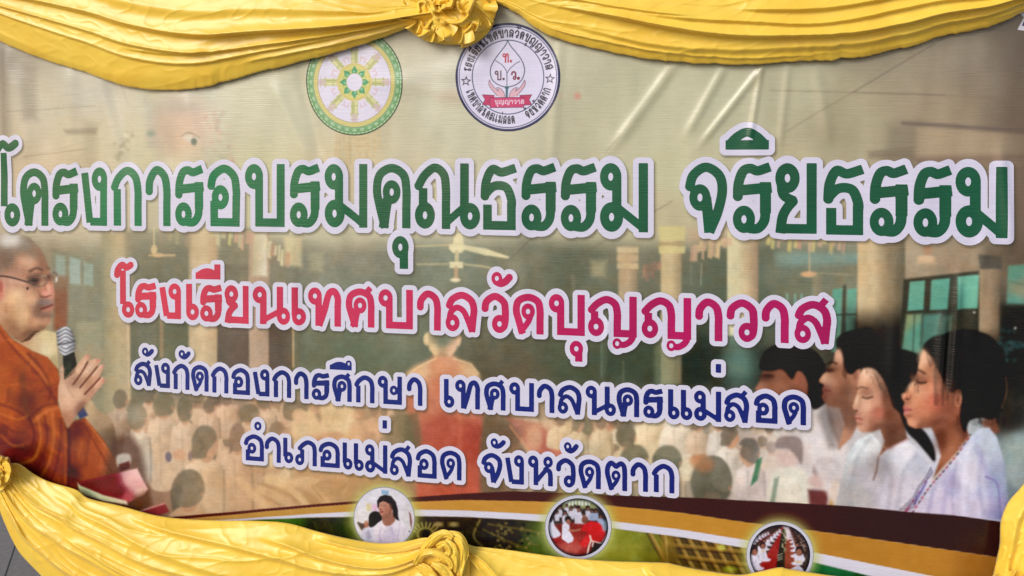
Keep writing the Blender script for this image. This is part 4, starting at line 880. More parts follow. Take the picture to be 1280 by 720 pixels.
BOY_HAIR = [(950, 460), (954, 444), (964, 434), (980, 430), (1000, 432), (1020, 440), (1032, 460), (1030, 480), (1034, 500), (1018, 512), (1010, 498), (1010, 480), (1004, 466), (996, 464), (990, 474), (978, 462), (962, 464)]

def paint_students(c):
    white = [(1060, 560, 200, 204, 208), (1082, 552, 214, 218, 222), (1090, 600, 184, 176, 184), (1072, 620, 172, 168, 170), (1130, 570, 212, 210, 220), (1150, 580, 184, 184, 200), (1112, 620, 194, 184, 198), (1098, 584, 158, 150, 154), (1138, 610, 200, 194, 208)]
    # boys behind
    c.poly([(1005, 512), (1030, 500), (1044, 520), (1058, 570), (1050, 640), (1008, 560)], [(1020, 520, 206, 196, 196), (1040, 560, 214, 204, 204)], 4, .8, True)
    c.poly(BOY_FACE, [(955, 470, 120, 74, 56), (975, 480, 142, 90, 68), (1000, 474, 150, 92, 70), (950, 486, 156, 104, 80), (990, 495, 116, 72, 56)], 1.6, 1); c.ell(1000, 473, 6, 9, (156, 92, 72), 2, .8); c.ell(960, 470, 7, 2.4, (56, 36, 32), 1.5, .8)
    c.poly(BOY_HAIR, (28, 26, 25), 2.2, 1, True); c.line([(958, 440), (978, 434), (1000, 436)], 2, (54, 46, 42), 2, .4)
    c.poly([(1030, 500), (1052, 506), (1062, 530), (1050, 562), (1040, 540)], (122, 92, 80), 4, .7)
    c.poly(LAD_FACE, [(1052, 440, 206, 150, 122), (1058, 452, 188, 132, 104), (1046, 462, 150, 100, 76), (1030, 474, 190, 140, 112), (1050, 478, 170, 116, 90), (1030, 488, 140, 80, 66), (1040, 504, 140, 92, 70), (1062, 490, 156, 106, 82), (1060, 520, 130, 88, 70), (1052, 550, 190, 136, 108)], 1.5, 1, tex=4)
    c.line([(1032, 456), (1040, 453), (1046, 455)], 2, (50, 34, 30), 1.2, .8, True); c.ell(1037, 463, 5, 2.4, (58, 38, 34), 1.4, .85); c.line([(1030, 488), (1038, 489)], 1.4, (96, 50, 44), .9, .7); c.ell(1070, 470, 6, 10, (176, 122, 98), 2, .9); c.ell(1069, 470, 3, 6, (130, 80, 62), 2, .7)
    c.poly(LAD_HAIR, (30, 28, 27), 2, 1, True); c.poly([(1054, 452), (1060, 462), (1058, 476), (1053, 470)], (84, 60, 50), 1.5, .6)
    c.poly([(1030, 500), (1040, 520), (1046, 560), (1036, 560), (1022, 520)], (60, 50, 46), 6, .4)
    # second girl
    c.poly(SIS_SHIRT, white, 1.6, 1, tex=7)
    c.poly(SIS_FACE, [(1086, 466, 220, 170, 138), (1078, 476, 208, 154, 122), (1074, 498, 222, 170, 136), (1068, 508, 206, 148, 120), (1083, 492, 184, 128, 102), (1086, 506, 216, 158, 128), (1096, 500, 198, 138, 112), (1098, 516, 182, 112, 90), (1108, 500, 150, 96, 76), (1110, 520, 132, 82, 64), (1079, 532, 198, 138, 110), (1094, 534, 160, 104, 80), (1114, 538, 112, 70, 54), (1105, 560, 146, 94, 72), (1125, 546, 120, 78, 60)], 1.4, 1, tex=8)
    c.line([(1072, 486), (1077, 484), (1085, 486)], 2, (92, 62, 50), 1.6, .7, True); c.line([(1078, 496.5), (1084, 498), (1091, 496)], 2, (62, 40, 36), 1.2, .8, True); c.ell(1075, 500, 2, 9, (176, 122, 96), 2, .5); c.ell(1083, 493, 7, 2.2, (190, 140, 116), 1.6, .5); c.line([(1068, 512), (1072, 514)], 1.3, (150, 92, 78), .8, .8)
    c.line([(1069, 523), (1074, 523), (1078, 525)], 1.8, (156, 72, 72), .9, .9); c.line([(1071, 527), (1077, 528)], 1.8, (206, 124, 114), 1, .6); c.ell(1096, 516, 8, 7, (190, 100, 82), 6, .4); c.ell(1125, 508, 4, 8, (176, 104, 84), 1.6, .8)
    c.poly(SIS_HAIR, (27, 25, 25), 2.2, 1, True, 8)
    for i in range(7): c.line([(1088 + i * 3, 455 - i * 1.5), (1094 + i * 2, 470 + i), (1100 + i * 1.5, 486 + i * 2)], .8, (52, 42, 38), .8, .55, True)
    c.line([(1098, 572), (1096, 588), (1092, 600)], 2, (110, 76, 60), 1.2, .7); c.line([(1102, 556), (1110, 562)], 1.2, (196, 170, 140), .8, .7); c.line([(1096, 600), (1080, 625), (1066, 645)], 1.2, (186, 176, 190), 1, .7)
    c.line([(1112, 590), (1100, 640)], 4, (196, 190, 204), 3, .5); c.line([(1140, 580), (1128, 620)], 5, (196, 190, 206), 4, .5)
    for i in range(9): c.ell(1110 + i * 3.2, 561 - i * 1.5, 1.1, 1.1, (196, 96, 90), .6, .7)
    # nearest girl
    c.poly([(1232, 530), (1252, 500), (1300, 500), (1300, 640), (1262, 640)], [(1262, 520, 56, 52, 48), (1275, 560, 146, 164, 164), (1270, 600, 150, 166, 172), (1258, 610, 120, 136, 146)], 5, .95)
    c.poly([(1226, 526), (1244, 520), (1250, 540), (1236, 546)], (140, 82, 62), 3, .8)
    c.poly(GIRL_SHIRT, [(1160, 606, 196, 192, 212), (1200, 580, 200, 200, 222), (1230, 550, 180, 190, 208), (1250, 600, 146, 158, 190), (1180, 630, 196, 186, 214), (1220, 630, 190, 186, 216), (1212, 600, 206, 204, 226), (1140, 635, 196, 186, 210), (1256, 640, 136, 138, 186), (1190, 606, 178, 172, 204)], 1.6, 1, tex=7)
    c.poly(GIRL_FACE, [(1158, 440, 218, 158, 122), (1150, 456, 222, 160, 122), (1139, 480, 226, 160, 122), (1129, 494, 204, 128, 98), (1142, 496, 212, 142, 108), (1150, 470, 176, 116, 88), (1160, 462, 196, 134, 102), (1164, 484, 206, 132, 100), (1170, 500, 196, 108, 82), (1156, 512, 206, 130, 98), (1142, 527, 204, 134, 102), (1152, 534, 150, 92, 68), (1168, 526, 156, 94, 70), (1185, 514, 160, 94, 72), (1188, 488, 150, 92, 70), (1178, 470, 150, 98, 76),
                       (1174, 545, 116, 68, 52), (1192, 548, 156, 96, 70), (1178, 572, 166, 104, 78), (1168, 592, 150, 94, 70), (1205, 535, 112, 66, 50), (1176, 440, 160, 108, 84)], 1.4, 1, tex=8)
    c.line([(1141, 464), (1147, 462), (1156, 467)], 2.4, (64, 44, 38), 1.6, .75, True); c.line([(1143, 474.5), (1150, 478.5), (1157, 477.5)], 2.4, (40, 28, 28), 1.2, .9, True); c.ell(1150, 474, 7, 3, (130, 84, 66), 2.5, .55); c.ell(1152, 473, 8, 3, (196, 130, 104), 2, .5); c.line([(1145, 479), (1143, 481)], 1.2, (40, 28, 28), .7, .8)
    c.line([(1131, 498), (1137, 499), (1138, 494)], 1.3, (130, 70, 58), .9, .8, True); c.poly([(1128, 507), (1134, 508), (1140, 512), (1134, 513), (1129, 512)], (176, 84, 84), 1, .85); c.poly([(1129, 513), (1137, 513), (1135, 518), (1130, 518)], (206, 120, 116), 1, .85); c.line([(1128, 512.5), (1140, 512.5)], 1, (120, 50, 54), .6, .8)
    c.ell(1170, 504, 12, 10, (206, 96, 74), 9, .4); c.ell(1197, 500, 5.5, 8, (214, 136, 104), 1.5, .95); c.ell(1197, 499, 3, 5, (160, 86, 64), 1.6, .7); c.line([(1150, 535), (1166, 532), (1178, 522)], 2.5, (140, 80, 60), 2, .5, True)
    c.poly(GIRL_HAIR, [(1180, 430, 32, 29, 28), (1215, 420, 26, 24, 24), (1240, 480, 34, 22, 20), (1210, 500, 24, 20, 20), (1225, 515, 32, 26, 28), (1190, 440, 46, 44, 44), (1205, 470, 40, 38, 40)], 2.2, 1, True, 9)
    for i in range(10): c.line([(1164 + i * 3, 428 - i), (1172 + i * 4, 448 + i * 2), (1184 + i * 4, 478 + i * 3)], .9, (54, 46, 44), .9, .4, True)
    for pts in ([(1157, 438), (1160, 450), (1163, 458)], [(1161, 442), (1165, 456)], [(1204, 506), (1202, 520)], [(1180, 484), (1184, 494), (1182, 500)]): c.line(pts, 1.2, (40, 32, 30), .9, .7)
    c.line([(1257, 470), (1258, 490), (1252, 510)], 1.5, (160, 130, 90), .9, .6, True)
    # neckline, bead strings, folds of the shirt
    c.line([(1213, 543), (1196, 566), (1178, 586), (1166, 600)], 2.2, (196, 176, 150), .9, .8, True)
    P = cr([(1213, 543), (1198, 566), (1180, 588), (1164, 606), (1150, 626), (1136, 648)], False, 8)
    for i in range(0, len(P) - 1, 2): c.line([P[i], P[i + 1]], 1.6, (168, 40, 60) if i % 4 else (60, 40, 50), .5, .9)
    P = cr([(1160, 596), (1150, 614), (1138, 630), (1126, 648)], False, 6)
    for i in range(0, len(P) - 1, 2): c.line([P[i], P[i + 1]], 1.5, [(150, 120, 170), (176, 40, 90)][(i // 2) % 2], .6, .85)
    c.line([(1158, 602), (1148, 620), (1143, 630)], 2.6, (96, 84, 166), 1.2, .75); c.line([(1136, 634), (1128, 646)], 2.2, (186, 40, 100), 1, .7)
    for pts, wd, op in [([(1190, 590), (1182, 620), (1178, 645)], 6, .5), ([(1222, 560), (1236, 600), (1240, 645)], 7, .5), ([(1236, 596), (1248, 606), (1254, 640)], 4, .9), ([(1200, 560), (1224, 546)], 4, .4), ([(1166, 612), (1160, 640)], 4, .5)]:
        c.line(pts, wd, (160, 152, 200), 3.5, op, True)
    c.line([(1232, 596), (1246, 604), (1250, 630), (1250, 648)], 1.6, (112, 106, 170), 1.2, .8, True)

def paint_modelling(c):
    """finer tones of the printed faces, hair and shirts"""
    E = c.ell
    # nearest girl
    for x, y, rx, ry, col, sf, op, ro in [(1153, 446, 6, 9, (238, 184, 144), 6, .6, 15), (1137, 482, 2.4, 9, (240, 186, 146), 2.5, .7, 38), (1129, 494, 3, 3, (232, 170, 134), 2, .6, 0), (1149, 492, 8, 7, (230, 168, 130), 6, .5, 0), (1138, 528, 5, 4, (228, 164, 128), 3.5, .55, 0), (1140, 471, 3.5, 5, (146, 94, 70), 3, .5, 0), (1150, 474, 9, 4, (126, 80, 62), 3.5, .55, 10),
                                          (1184, 492, 8, 22, (120, 72, 54), 8, .5, 0), (1172, 528, 12, 5, (112, 66, 50), 5, .55, -20), (1134, 503, 4, 3, (150, 94, 74), 2.4, .5, 0), (1136, 520, 4, 1.8, (132, 78, 62), 1.8, .6, 0), (1176, 552, 9, 12, (104, 60, 46), 7, .5, 0), (1190, 560, 6, 14, (190, 124, 92), 6, .45, 25), (1133, 510, 3.5, 1.6, (214, 128, 118), 1.2, .5, 0), (1166, 458, 5, 10, (150, 100, 76), 5, .45, 20)]:
        E(x, y, rx, ry, col, sf, op, ro)
    E(1134, 498.5, 2, 1.1, (88, 46, 40), .9, .85)
    # second girl
    for x, y, rx, ry, col, sf, op, ro in [(1083, 468, 6, 7, (240, 196, 164), 5, .6, 0), (1071, 500, 1.8, 8, (236, 190, 158), 2.2, .65, 14), (1082, 507, 6, 6, (228, 176, 146), 5, .5, 0), (1076, 535, 5, 3.6, (220, 166, 138), 3, .5, 0), (1083, 491, 8, 4, (134, 90, 72), 3.5, .5, 0), (1112, 506, 7, 20, (104, 66, 52), 7, .5, -8), (1098, 534, 10, 4, (110, 70, 54), 4, .5, -25), (1072, 518, 3, 1.6, (150, 96, 80), 1.5, .5, 0), (1075, 530, 4, 1.6, (150, 96, 78), 1.6, .5, 0), (1112, 552, 8, 9, (92, 58, 46), 6, .5, 0)]:
        E(x, y, rx, ry, col, sf, op, ro)
    E(1071, 513.6, 1.6, 1, (96, 54, 46), .8, .8)
    # boys
    for x, y, rx, ry, col, sf, op in [(1049, 444, 4, 8, (222, 170, 140), 4, .6), (1030, 472, 3, 5, (220, 166, 136), 2.5, .6), (1040, 478, 6, 5, (196, 144, 114), 4, .5), (1038, 462, 7, 3.5, (84, 54, 44), 3, .6), (1056, 490, 8, 16, (104, 70, 56), 7, .5), (1030, 496, 4, 5, (112, 68, 56), 3, .5), (958, 472, 9, 4, (76, 46, 38), 3, .5), (978, 484, 10, 6, (164, 106, 80), 5, .5), (949, 487, 4, 4, (176, 120, 94), 3, .5)]:
        E(x, y, rx, ry, col, sf, op)
    # hair strands over the hairlines
    r = random.Random(21)
    for i in range(22):
        t = i / 21.0; x = 1158 + 27 * t; y = 430 + 54 * t ** .9
        c.line([(x + 7, y - 9), (x + r.uniform(0, 3), y), (x + r.uniform(-2, 2), y + r.uniform(3, 9))], r.uniform(.5, .9), (60, 44, 38), .7, r.uniform(.2, .5), True)
    for i in range(16):
        t = i / 15.0; x = 1082 + 26 * t; y = 457 + 42 * t ** .9
        c.line([(x + 6, y - 7), (x, y), (x + r.uniform(-2, 2), y + r.uniform(3, 8))], r.uniform(.5, .8), (64, 46, 40), .7, r.uniform(.2, .45), True)
    for i in range(26):
        x = 1172 + r.random() * 74; c.line([(x, 420 + abs(x - 1212) * .3), (x + (x - 1200) * .35, 462), (x + (x - 1206) * .25, 506)], r.uniform(.8, 2.2), r.choice([(56, 52, 54), (20, 18, 18), (62, 48, 42)]), 1.0, .3, True)
    for i in range(14):
        x = 1096 + r.random() * 44; c.line([(x, 442), (x + 6, 462), (x + 8, 490)], r.uniform(.8, 1.8), r.choice([(54, 50, 52), (18, 16, 16)]), 1.0, .3, True)
    for i in range(26):
        x = 1228 + r.gauss(0, 12); c.line([(x, 520), (x + r.uniform(-3, 3), 528 + r.random() * 5)], .8, (34, 28, 28), .7, .5)
    # shirt folds
    for pts, wd, col, op in [([(1088, 548), (1074, 566), (1066, 596), (1062, 636)], 5, (150, 148, 156), .4), ([(1146, 568), (1130, 590), (1122, 634)], 5, (156, 154, 172), .45), ([(1104, 575), (1114, 600), (1110, 636)], 4, (150, 140, 152), .4), ([(1078, 556), (1066, 572)], 5, (226, 230, 232), .5), ([(1120, 560), (1134, 556)], 5, (226, 226, 234), .5),
                             ([(1216, 548), (1206, 580), (1204, 640)], 6, (222, 220, 240), .4), ([(1196, 578), (1190, 612), (1192, 642)], 4, (146, 138, 178), .45), ([(1228, 566), (1224, 604), (1230, 644)], 5, (150, 150, 190), .45), ([(1170, 604), (1164, 624), (1160, 642)], 4, (158, 146, 182), .45)]:
        c.line(pts, wd, col, 3.2, op, True)
    # monk
    for x, y, rx, ry, col, sf, op, ro in [(34, 326, 9, 6, (220, 176, 148), 6, .6, 30), (22, 372, 12, 12, (228, 184, 140), 9, .6, 0), (41, 374, 7, 6, (222, 172, 130), 5, .55, 0), (61, 360, 2.2, 8, (228, 172, 146), 2.4, .65, -12), (57, 403, 6, 4, (206, 156, 122), 4, .6, 0), (47, 349, 10, 6, (104, 70, 56), 4, .5, 0), (63, 347, 3.4, 5, (110, 74, 60), 2.4, .5, 0), (50, 384, 3.5, 10, (116, 80, 62), 3.5, .5, 15), (58, 378, 8, 3, (122, 104, 98), 2.6, .6, 0),
                                          (58, 394, 8, 2.4, (112, 82, 68), 2.4, .55, 0), (40, 416, 14, 4, (112, 74, 54), 4, .55, -20), (14, 404, 12, 8, (126, 84, 60), 7, .4, 25), (52, 322, 5, 12, (128, 92, 72), 5, .45, -20), (28, 314, 14, 6, (120, 104, 90), 6, .4, 20), (24, 352, 12, 3, (222, 178, 156), 3, .4, 8)]:
        E(x, y, rx, ry, col, sf, op, ro)
    c.line([(-10, 346), (4, 345), (20, 348), (38, 353.5)], 1.6, (60, 42, 42), .6, .9, True); c.ell(43.5, 350, 4.6, 1.8, (40, 26, 26), 1, .9); c.ring(49, 351, 10.5, 7, 1.0, (90, 72, 66), .6, .6)
    # hand: lit knuckles, shaded gaps
    for x, y in [(101, 459), (113, 459), (121, 464), (123, 479)]: c.line([(x - 4, y + 5), (x + 5, y - 7)], 2.2, (232, 192, 160), 1.6, .55)
    for pts in ([(91, 481), (103, 464), (109, 453)], [(100, 485), (113, 469), (121, 459)], [(106, 493), (118, 480), (125, 473)]): c.line(pts, 1.4, (98, 58, 44), .9, .75, True)
    c.ell(86, 500, 7, 10, (224, 178, 146), 5, .45); c.ell(102, 508, 5, 8, (136, 90, 70), 4, .5, 30)

# ---- the curved bands at the foot of the banner: photo curves
MAR_T = [(150, 652), (270, 641), (330, 636), (380, 631.5), (442, 627), (522, 621), (580, 617), (640, 614), (700, 616), (762, 619), (860, 622), (960, 627), (1060, 633), (1128, 639), (1192, 644), (1250, 652), (1420, 672)]
GOL_T = [(150, 656), (270, 645), (330, 639.5), (380, 635), (442, 630.5), (522, 627), (580, 625), (640, 626), (700, 628), (762, 632), (850, 641), (933, 653), (1015, 663.5), (1128, 679), (1250, 697), (1420, 722)]
WHI_T = [(150, 662), (240, 652), (320, 647), (380, 643), (442, 640), (522, 637), (580, 638), (640, 641), (700, 645), (762, 651), (850, 662), (933, 675), (1018, 691), (1119, 711), (1250, 737), (1420, 772)]
WHI_B = [(150, 665), (240, 654.5), (320, 649.5), (380, 647), (442, 646.5), (522, 645), (580, 646), (640, 649), (700, 653.5), (765, 660), (850, 671.5), (932, 685), (1018, 703), (1079, 718), (1250, 756), (1420, 796)]

def paint_foot(c):
    low = WHI_B + [(1420, 900), (-200, 900), (-200, 676)]
    c.poly(low, [(200, 670, 60, 66, 34), (350, 655, 74, 120, 48), (400, 660, 58, 60, 34), (440, 665, 62, 76, 40), (540, 650, 66, 58, 36), (620, 670, 62, 54, 32), (680, 690, 84, 104, 48), (780, 680, 140, 142, 50), (830, 690, 120, 116, 40), (880, 700, 120, 96, 44), (1040, 710, 44, 116, 70), (1090, 730, 30, 90, 52), (1250, 790, 60, 70, 30)], 1.2, 1, tex=12)
    # gilded temple carving in the dark strip
    r = random.Random(4)
    g1, g2 = (150, 132, 82), (30, 28, 18)
    for x0, y0, x1, y1 in [(540, 651, 556, 660), (558, 651, 576, 660), (536, 663, 580, 670)]: c.poly([(x0, y0), (x1, y0), (x1, y1), (x0, y1)], (92, 80, 50), 1, .9); c.ell((x0 + x1) / 2, (y0 + y1) / 2, 5, 2.8, (160, 140, 90), 1.2, .9); c.line([(x0, y0), (x1, y0), (x1, y1), (x0, y1), (x0, y0)], 1.2, (40, 34, 20), .8, .8)
    for k in range(9): a = math.radians(200 + k * 18); c.line([(532 + 13 * math.cos(a), 668 + 10 * math.sin(a)), (532 + 18 * math.cos(a), 668 + 15 * math.sin(a))], 1.8, (180, 166, 90), .7, .9)
    c.ring(532, 668, 10, 8, 2, (170, 156, 80), .9, .9); c.ell(532, 668, 4, 4, (40, 40, 24), 1, .8)
    c.line([(600, 650), (592, 670), (604, 684)], 2.6, (146, 126, 76), 1, .85, True); c.line([(586, 652), (640, 690)], 2, g2, 1, .6)
    for k in range(60):
        x, y = 612 + r.random() * 62, 654 + r.random() * 32
        if y > 650 + (x - 612) * .1: c.ell(x, y, 1.9, 1.6, r.choice([g1, (116, 104, 62), g2]), .8, .8)
    c.line([(610, 655), (690, 668)], 2, (124, 108, 64), .8, .8); c.line([(604, 662), (668, 692)], 2, (112, 98, 56), .8, .8)
    c.poly([(838, 664), (945, 684), (945, 722), (838, 722)], (92, 72, 32), 4, .8)
    for k in range(-2, 9):
        x = 838 + k * 15
        c.line([(x, 660), (x + 34, 722)], 4.6, (156, 120, 56), 1.6, .85); c.line([(x + 2.4, 660), (x + 36.4, 722)], 1.3, (206, 168, 92), .9, .8); c.line([(x - 3, 660), (x + 31, 722)], 1.4, (52, 38, 16), .9, .8)
    for k in range(6):
        c.line([(832, 668 + k * 13), (948, 676 + k * 16)], 3.4, (150, 112, 48), 1.4, .8); c.line([(832, 666 + k * 13), (948, 674 + k * 16)], 1.0, (200, 162, 88), .8, .7); c.line([(832, 671 + k * 13), (948, 679 + k * 16)], 1.4, (50, 36, 16), .9, .7)
    c.poly([(826, 668), (842, 668), (852, 722), (826, 722)], (150, 118, 50), 2, .7); c.line([(832, 668), (836, 722)], 2, (206, 172, 96), 1, .7)
    c.ell(902, 684, 5, 4, (196, 196, 80), 2.4, .85); c.ell(912, 712, 8, 4, (170, 190, 60), 3, .7); c.ell(840, 700, 10, 16, (96, 78, 34), 6, .5)
    for k in range(18): x = 350 + r.random() * 70; c.line([(x, 652), (x + r.uniform(4, 16), 672)], 1.2, r.choice([(40, 44, 24), (92, 96, 58), (70, 78, 40)]), 1.2, .5)
    c.poly([(340, 651), (380, 650), (380, 672), (340, 668)], (74, 128, 50), 10, .6)

def paint_glows(c):
    # glows printed behind the round pictures
    for cx, cy, rx, ry in [(480, 648, 39, 39), (722.8, 659, 42, 41), (975, 694, 42.5, 42.5)]:
        c.ell(cx, cy, rx + 7, ry + 7, (180, 186, 96), 9, .5); c.ell(cx, cy, rx + 2.5, ry + 2.5, (196, 198, 140), 4, .45)

def shade(c, P, wd): pass

def paint_all():
    paint_backdrop(CV); paint_upper(CV); paint_hall(CV); paint_crowd(CV); paint_back_monk(CV); paint_monk(CV); paint_students(CV); paint_modelling(CV); paint_foot(CV)
    # the hall photograph was blown up for printing: soft, grainy, slightly blotchy
    CV.blur(1)
    k = sstep(300, 420, CV.Y)[..., None] * .16
    L = CV.C.mean(-1, keepdims=True)
    CV.C = np.clip(CV.C * .94 + L * .06 + (L - 124) * k * 1.1 - 6 * k / .16 * sstep(480, 640, CV.Y)[..., None], 2, 250)  # contrast up below the ceiling; light falloff darkens the foot in the ink colour
    lum = CV.C.mean(-1) / 255.0
    g = (fbm(CV.X / 2.6, CV.Y / 2.6, 2) - .5) * 9 + (fbm(CV.X / 8 + 40, CV.Y / 8, 3) - .5) * 16 + (fbm(CV.X / 26 + 9, CV.Y / 26, 3) - .5) * 14
    t = sstep(285, 330, CV.Y) * .75 + .25
    CV.C += (g * t * (.35 + lum))[..., None] * np.array([1.0, .97, .92])
    CV.C += ((fbm(CV.X / 14 + 80, CV.Y / 14, 3) - .5) * 10 * t)[..., None] * np.array([1.0, -.2, -1.0])
    band = lambda a, b: a + b[::-1]
    CV.poly(band(MAR_T, GOL_T), [(300, 640, 84, 34, 24), (600, 620, 66, 24, 24), (900, 635, 60, 26, 26), (1180, 665, 52, 22, 24)], .6, 1, tex=3)
    CV.poly(band(GOL_T, WHI_T), [(300, 645, 186, 140, 70), (600, 632, 190, 138, 60), (850, 652, 186, 132, 52), (1150, 690, 176, 122, 48), (1245, 705, 150, 100, 44)], .6, 1, tex=5)
    CV.poly(band(WHI_T, WHI_B), (208, 206, 224), .6, 1)
    paint_glows(CV)
    # the letters' printed drop shadow
# ------------------------------------------------------------------ emblems and round pictures (painted finely on grids of their own)
ADV = {'เ': .36, 'า': .5, 'โ': .46, 'ณ': 1.02, 'ญ': .98, 'น': .74, 'ม': .74, 'บ': .7, 'ท': .7, 'ง': .54, 'ร': .52, 'ย': .6, 'ล': .66, 'ศ': .64, 'ส': .66}
def layout(text, gap=.14):
    """pen positions of a Thai line, consonant height 1: list of (glyph, x0, x1, y0, y1)"""
    out, x = [], 0.0
    for ch in text.replace('แ', 'เเ'):
        if ch == ' ': x += .5; continue
        if ch == '.': out.append(('.', x, x + .16, 0, .16)); x += .3; continue
        if ch in 'ัิีึ่ํ' and out:
            p = [q for q in out if q[3] == 0][-1]
            top = 1.12 if ch != '่' else 1.16
            if ch == '่': out.append((ch, p[2] - .2, p[2] - .02, top, top + .3))
            elif ch == 'ั': out.append((ch, p[1] + .12, p[2] + .06, top, top + .38))
            else: out.append((ch, p[1] - .04, p[2], top, top + .36))
            continue
        if ch == 'ุ' and out:
            p = [q for q in out if q[3] == 0][-1]; out.append((ch, p[2] - .3, p[2], -.55, -.1)); continue
        w_ = ADV.get(ch, .6); out.append((ch, x, x + w_, 0, 1)); x += w_ + gap
    return out, x - gap

def stamp_text(c, text, H, wd, col, frame, lr=.2, hole=.05, squeeze=1.0, op=1.0, soft=.35):
    """paint text on canvas c; frame(U, V) -> local x along the line, local y up (banner units)"""
    gl, W = layout(text)
    x, y = frame(c.U, c.V)
    for g, x0, x1, y0, y1 in gl:
        X0, X1, Y0, Y1 = x0 * H * squeeze, x1 * H * squeeze, y0 * H, y1 * H
        m = (x > X0 - 3) & (x < X1 + 3) & (y > Y0 - H * .5 - 3) & (y < Y1 + 3)
        if not m.any(): continue
        if g == '.': d = np.hypot(x[m] - (X0 + X1) / 2, y[m] - wd) - wd
        else:
            a, hd = glyph_sd(g, x[m], y[m], X0, X1, Y0, Y1, wd / 2, (H * lr, H * lr * 1.1), (H * hole, H * hole * 1.1))
            d = np.maximum(a, -hd)
        al = (sstep(soft, -soft, d) * op)[:, None]
        c.C[m] = c.C[m] * (1 - al) + np.array(col, float) * al
    return W * H * squeeze

def px_radius_field(c, cx, cy, rx, ry):
    return (np.sqrt(((c.X - cx) / rx) ** 2 + ((c.Y - cy) / ry) ** 2) - 1) * min(rx, ry)

def sub_canvas(x0, y0, x1, y1, cell):
    us, vs = px2uv([x0, x1, x0, x1], [y0, y0, y1, y1])
    return Canvas(us.min(), vs.min(), us.max(), vs.max(), cell)

def film_of(name, c, fld, layer, parent, label=None):
    o = film(name, fld, c.u0, c.v0, c.cell, layer, lambda U, V, x, y: c.sample(U, V), VINYL, parent)
    if label: o['label'] = label
    return o

def wheel_emblem(parent):
    cx, cy, rx, ry = 443.0, 102.7, 60.8, 66.7
    c = sub_canvas(378, 30, 508, 174, .5)
    r = lambda k: np.sqrt(((c.X - cx) / rx) ** 2 + ((c.Y - cy) / ry) ** 2)
    R = r(0); TH_ = np.arctan2((c.Y - cy) / ry, (c.X - cx) / rx)
    c.C[:] = (214, 210, 230)
    full = (slice(None), slice(None))
    def ringc(a, b, col, op=1.0, s=.008): c.put(full, sstep(a - s, a + s, R) * sstep(b + s, b - s, R) * op, col)
    # spokes like little pillars, eight of them
    for k in range(8):
        a = k * math.pi / 4; dx, dy = math.cos(a), math.sin(a)
        P = lambda q, t=0: (cx + (q * dx - t * dy) * rx, cy + (q * dy + t * dx) * ry)
        c.line([P(.36), P(.64)], 8.6, (190, 190, 132), .9, .95); c.line([P(.36, .03), P(.62, .03)], 1.6, (150, 164, 100), .6, .7); c.line([P(.36, -.03), P(.62, -.03)], 1.2, (226, 226, 176), .6, .7)
        c.line([P(.60, -.08), P(.60, .08)], 1.6, (160, 164, 108), .7, .7); c.line([P(.44, -.075), P(.44, .075)], 1.4, (172, 176, 118), .6, .8)
        c.line([P(.63), P(.72)], 6.6, (200, 180, 186), 1, .8); c.line([P(.70, -.09), P(.70, .09)], 1.2, (186, 160, 172), .8, .6)
        for s in (-1, 1):
            c.line([P(.38, .10 * s), P(.46, .17 * s), P(.42, .23 * s)], .9, (206, 170, 186), .6, .75, True); c.line([P(.37, .2 * s), P(.44, .26 * s)], .9, (206, 176, 180), .6, .7)
    ringc(0, .36, (206, 196, 122)); ringc(.345, .36, (214, 176, 170), .6)
    ringc(.31, .335, (188, 182, 96), .6)
    for k in range(8):
        a = k * math.pi / 4; dx, dy = math.cos(a), math.sin(a)
        P = lambda q, t=0: (cx + (q * dx - t * dy) * rx, cy + (q * dy + t * dx) * ry)
        c.poly([P(.17, -.055), P(.22, -.065), P(.31, 0), P(.22, .065), P(.17, .055)], (70, 152, 108), .6, 1); c.ell(*P(.2, -.015), 1.2, 1.2, (160, 206, 170), .8, .8)
        b = a + math.pi / 8; Q = (cx + .24 * math.cos(b) * rx, cy + .24 * math.sin(b) * ry); c.ell(Q[0], Q[1], 2, 2, (176, 188, 96), .8, .7)
    ringc(0, .168, (214, 210, 230)); ringc(.16, .175, (150, 160, 100), .6)
    # rim: yellow inner ring, green jewelled ring, outer bead ring
    ringc(.755, .845, (206, 196, 128)); ringc(.75, .762, (164, 144, 120), .9); ringc(.84, .85, (74, 110, 70), .9)
    ringc(.85, .985, (128, 170, 124))
    seg = np.cos(TH_ * 36); sg2 = np.cos(TH_ * 72)
    c.put(full, sstep(.87, .88, R) * sstep(.93, .92, R) * sstep(-.1, .5, seg) * .5, (190, 212, 184))
    c.put(full, sstep(.87, .88, R) * sstep(.93, .92, R) * sstep(.2, -.8, seg) * .5, (92, 146, 98))
    ringc(.932, .944, (70, 120, 70), .9); c.put(full, sstep(.945, .952, R) * sstep(.978, .97, R) * sstep(-.2, .5, sg2) * .7, (196, 216, 176))
    c.put(full, sstep(.77, .79, R) * sstep(.83, .81, R) * sstep(.2, .7, np.cos(TH_ * 90)) * .4, (170, 160, 90))
    ringc(.978, 1.02, (62, 72, 62))
    o = film_of('wheel_emblem', c, (R - 1.0) * rx, 1.0, parent, 'round green and yellow wheel emblem with eight spokes')

